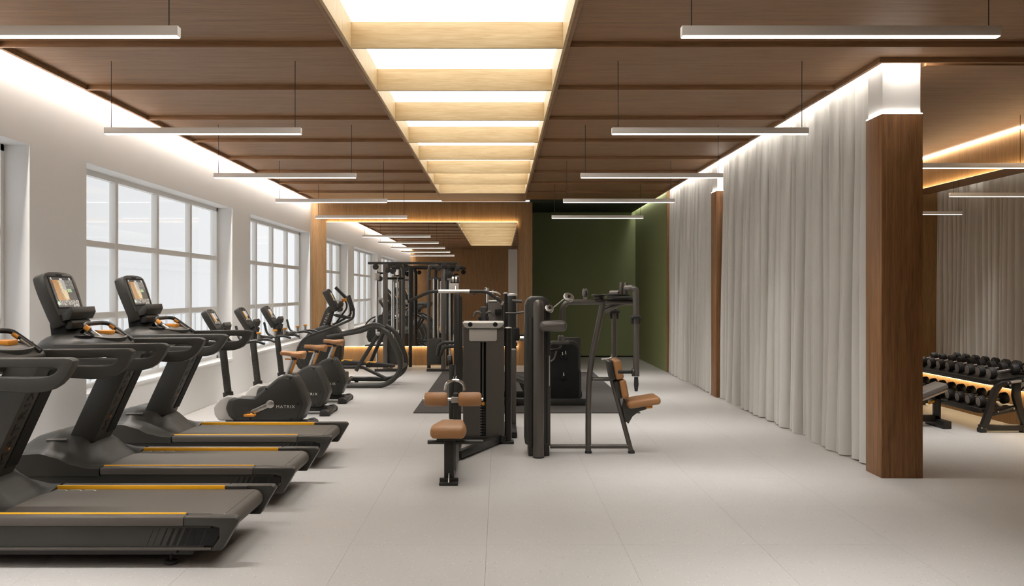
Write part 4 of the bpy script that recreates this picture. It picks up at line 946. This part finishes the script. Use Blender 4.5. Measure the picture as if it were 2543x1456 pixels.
    obj('pad_backing', MB().box(-.065, -.029, -.13, .13, -.08, .08, bev=.012, mx=padm(1545, 963)), M['char2'], lp)
    obj('pad_lever', MB().tube([P(1493, 892, D-.1), P(1512, 891, D-.1), P(1519, 888, D-.1)], .009, 8).tube([P(1519, 889, D-.1), P(1519, 880, D-.1)], .006, 8), M['steel'], t)
    st = Matrix.Translation(P(1594, 996, D)) @ Matrix.Rotation(math.radians(-9), 4, 'Y')
    obj('seat', MB().box(-.145, .145, -.17, .17, -.035, .035, bev=.028, seg=4, mx=st), M['tan'], t)
    br = [(P(a, 0, D).x, P(0, b, D).z) for a, b in ((1549, 985), (1556, 1008), (1610, 1002), (1615, 1008), (1604, 1016), (1585, 1022), (1570, 1034), (1560, 1052), (1552, 1046), (1545, 1015))]
    obj('seat_bracket', MB().prism(br, D-.03, D+.03, bev=.005), M['char'], t)
    obj('seat_lever', MB().tube([P(1605, 1012, D-.1), P(1620, 1011, D-.1)], .012, 8), M['orange'], t)
make_fly()

# ------------------------------------------------------------------ dumbbell rack
def make_rack():
    y0, y1 = 9.90, 12.3
    t = thing('dumbbell_rack', 'black two-tier dumbbell rack standing before the right mirror', 'rack', (5.15, 11.1, 0))
    D = y0; k = D/F
    def q(px, py): p = P(px, py, D); return (p.x, max(0.0, p.z))
    for yy in (y0, y1):
        m = MB()
        out = [q(2437, 1060), q(2447, 1015), q(2457, 985), q(2463, 968), q(2474, 953), q(2490, 946), q(2510, 942), q(2545, 936), q(2575, 930), q(2575, 940), q(2536, 947), q(2531, 960), q(2530, 985), q(2536, 1010), q(2545, 1035), q(2555, 1060)]
        m.prism([q(2432, 1064), q(2450, 1015), q(2458, 985), q(2464, 967), q(2474, 955), q(2488, 948), q(2530, 943), q(2532, 950), q(2504, 955), q(2486, 962), q(2477, 975), q(2470, 1000), q(2462, 1030), q(2450, 1064)], yy-.03, yy+.03, bev=.005)
        m.prism([q(2516, 945), q(2533, 943), q(2532, 975), q(2536, 1005), q(2556, 1064), q(2540, 1064), q(2524, 1020), q(2514, 985)], yy-.03, yy+.03, bev=.005)
        m.prism([q(2520, 944), q(2564, 934), q(2566, 942), q(2531, 950)], yy-.03, yy+.03, bev=.004)
        m.prism([q(2458, 1027), q(2518, 1010), q(2519, 1022), q(2457, 1034)], yy-.025, yy+.025, bev=.004)
        m.prism([q(2432, 1055), q(2560, 1055), q(2560, 1069), q(2432, 1069)], yy-.035, yy+.035, bev=.006)
        ef = obj('end_frame', m, M['black'], t)
        obj('rubber_foot', MB().box(q(2430, 0)[0], q(2446, 0)[0], yy-.04, yy+.04, 0, .045, bev=.006), M['rubber'], ef)
        obj('rubber_foot', MB().box(q(2534, 0)[0], q(2552, 0)[0], yy-.04, yy+.04, 0, .045, bev=.006), M['rubber'], ef)
        if yy == y0:
            obj('badge', MB().prism([q(2505, 946), q(2533, 943), q(2533, 948), q(2529, 950), q(2508, 952)], yy-.034, yy-.03, bev=.001), M['plate'], ef)
            for a, b in ((2500, 950), (2539, 943), (2475, 1022), (2514, 1015), (2434, 1062), (2439, 1066), (2445, 1066)):
                v = P(a, b, D); obj('bolt', MB().disc((v.x, yy-.033, v.z), (0, 1, 0), .008, .008), M['steel'], ef)
    for nm, xa, xb, za, zb in (('upper_shelf', 5.02, 5.42, .515, .575), ('lower_shelf', 4.93, 5.30, .222, .275)):
        m = MB(); m.prism([(xa, za), (xa+.01, za-.03), (xb, zb-.03), (xb, zb), (xa+.02, za+.008)], y0+.03, y1-.03)
        obj(nm, m, M['black'], t)
        obj('shelf_lip', MB().box(xa-.004, xa+.008, y0+.03, y1-.03, za-.03, za+.018, bev=.003), M['char2'], t)
    return t
make_rack()
def make_db(label):
    t = thing('dumbbell', label, 'dumbbell', (0, 0, 0), 'x')
    for s in (-1, 1):
        h = obj('weight_head', MB().lathe([(.040, s*.084), (.055, s*.088), (.060, s*.096), (.060, s*.140), (.056, s*.149), (.048, s*.152)], (0, 0, 0), (1, 0, 0), 24), M['rubber'], t)
        obj('end_disc', MB().lathe([(.047, s*.150), (.047, s*.154), (.045, s*.156)], (0, 0, 0), (1, 0, 0), 24), M['disc'], h)
    obj('handle', MB().tube([(-.075, 0, 0), (.075, 0, 0)], .015, 12), M['chrome'], t)
    return t
db = None
tl = math.atan2(.06, .40)
num = ['nearest', 'second', 'third', 'fourth', 'fifth', 'sixth', 'seventh', 'eighth', 'ninth']
for row, (xc, z0, zx, g_) in enumerate(((5.24, .515+.022*.9, 5.02, 'dumbbells on the upper shelf'), (5.13, .222, 4.93, 'dumbbells on the lower shelf'))):
    for k in range(9):
        y = 10.05+.232*k
        lb = '%s black dumbbell on the %s shelf, counting from the rack near end frame' % (num[k], ('upper', 'lower')[row])
        sl = (.06/.40, .053/.37)[row]
        zs = (.523 if row == 0 else .230)+sl*(xc-zx-.02)
        if db is None: db = make_db(lb); c = db
        else: c = copy_tree(db)
        c.location = (xc, y, zs+.0615/math.cos(math.atan(sl))); c.rotation_euler = (0, -math.atan(sl), 0)
        c['label'] = lb; c['group'] = g_
        c['category'] = 'dumbbell'

# ------------------------------------------------------------------ bench behind the pillar
def make_bench():
    D = 10.35
    t = thing('weight_bench', 'grey adjustable weight bench half hidden behind the near pillar', 'bench', (4.3, D, 0))
    st = Matrix.Translation(P(2306, 970, D)) @ Matrix.Rotation(math.radians(-22), 4, 'Y')
    obj('seat_pad', MB().box(-.16, .16, -.14, .14, -.035, .035, bev=.02, seg=3, mx=st), M['pad'], t)
    obj('back_pad', MB().box(-.45, .45, -.14, .14, -.035, .035, bev=.02, seg=3, mx=Matrix.Translation((3.98, D, .47))), M['pad'], t)
    obj('pad_plate', MB().box(-.15, .15, -.11, .11, -.055, -.034, mx=st), M['steel'], t)
    fx = P(2326, 0, D).x
    obj('front_post', MB().box(fx-.035, fx+.035, D-.03, D+.03, .06, .34, bev=.006), M['black'], t)
    obj('upper_beam', MB().box(3.75, fx+.03, D-.03, D+.03, .29, .36, bev=.006), M['black'], t)
    obj('lower_beam', MB().box(3.6, fx+.02, D-.03, D+.03, .05, .12, bev=.006), M['black'], t)
    obj('front_foot', MB().box(fx-.03, fx+.06, D-.22, D+.22, 0, .08, bev=.008), M['black'], t)
    obj('rear_foot', MB().box(3.56, 3.64, D-.25, D+.25, 0, .08, bev=.008), M['black'], t)
    obj('rear_post', MB().box(3.72, 3.79, D-.03, D+.03, .10, .44, bev=.006), M['black'], t)
    obj('ring_handle', MB().tube([(fx+.03, D-.05, .27), (fx+.09, D-.05, .275), (fx+.12, D, .275), (fx+.09, D+.05, .275), (fx+.03, D+.05, .27)], .01, 8, fil=.03), M['black'], t)
    obj('pull_pin', MB().tube([P(2306, 1003, D-.05), P(2320, 996, D-.05)], .012, 8), M['yellow'], t)
make_bench()
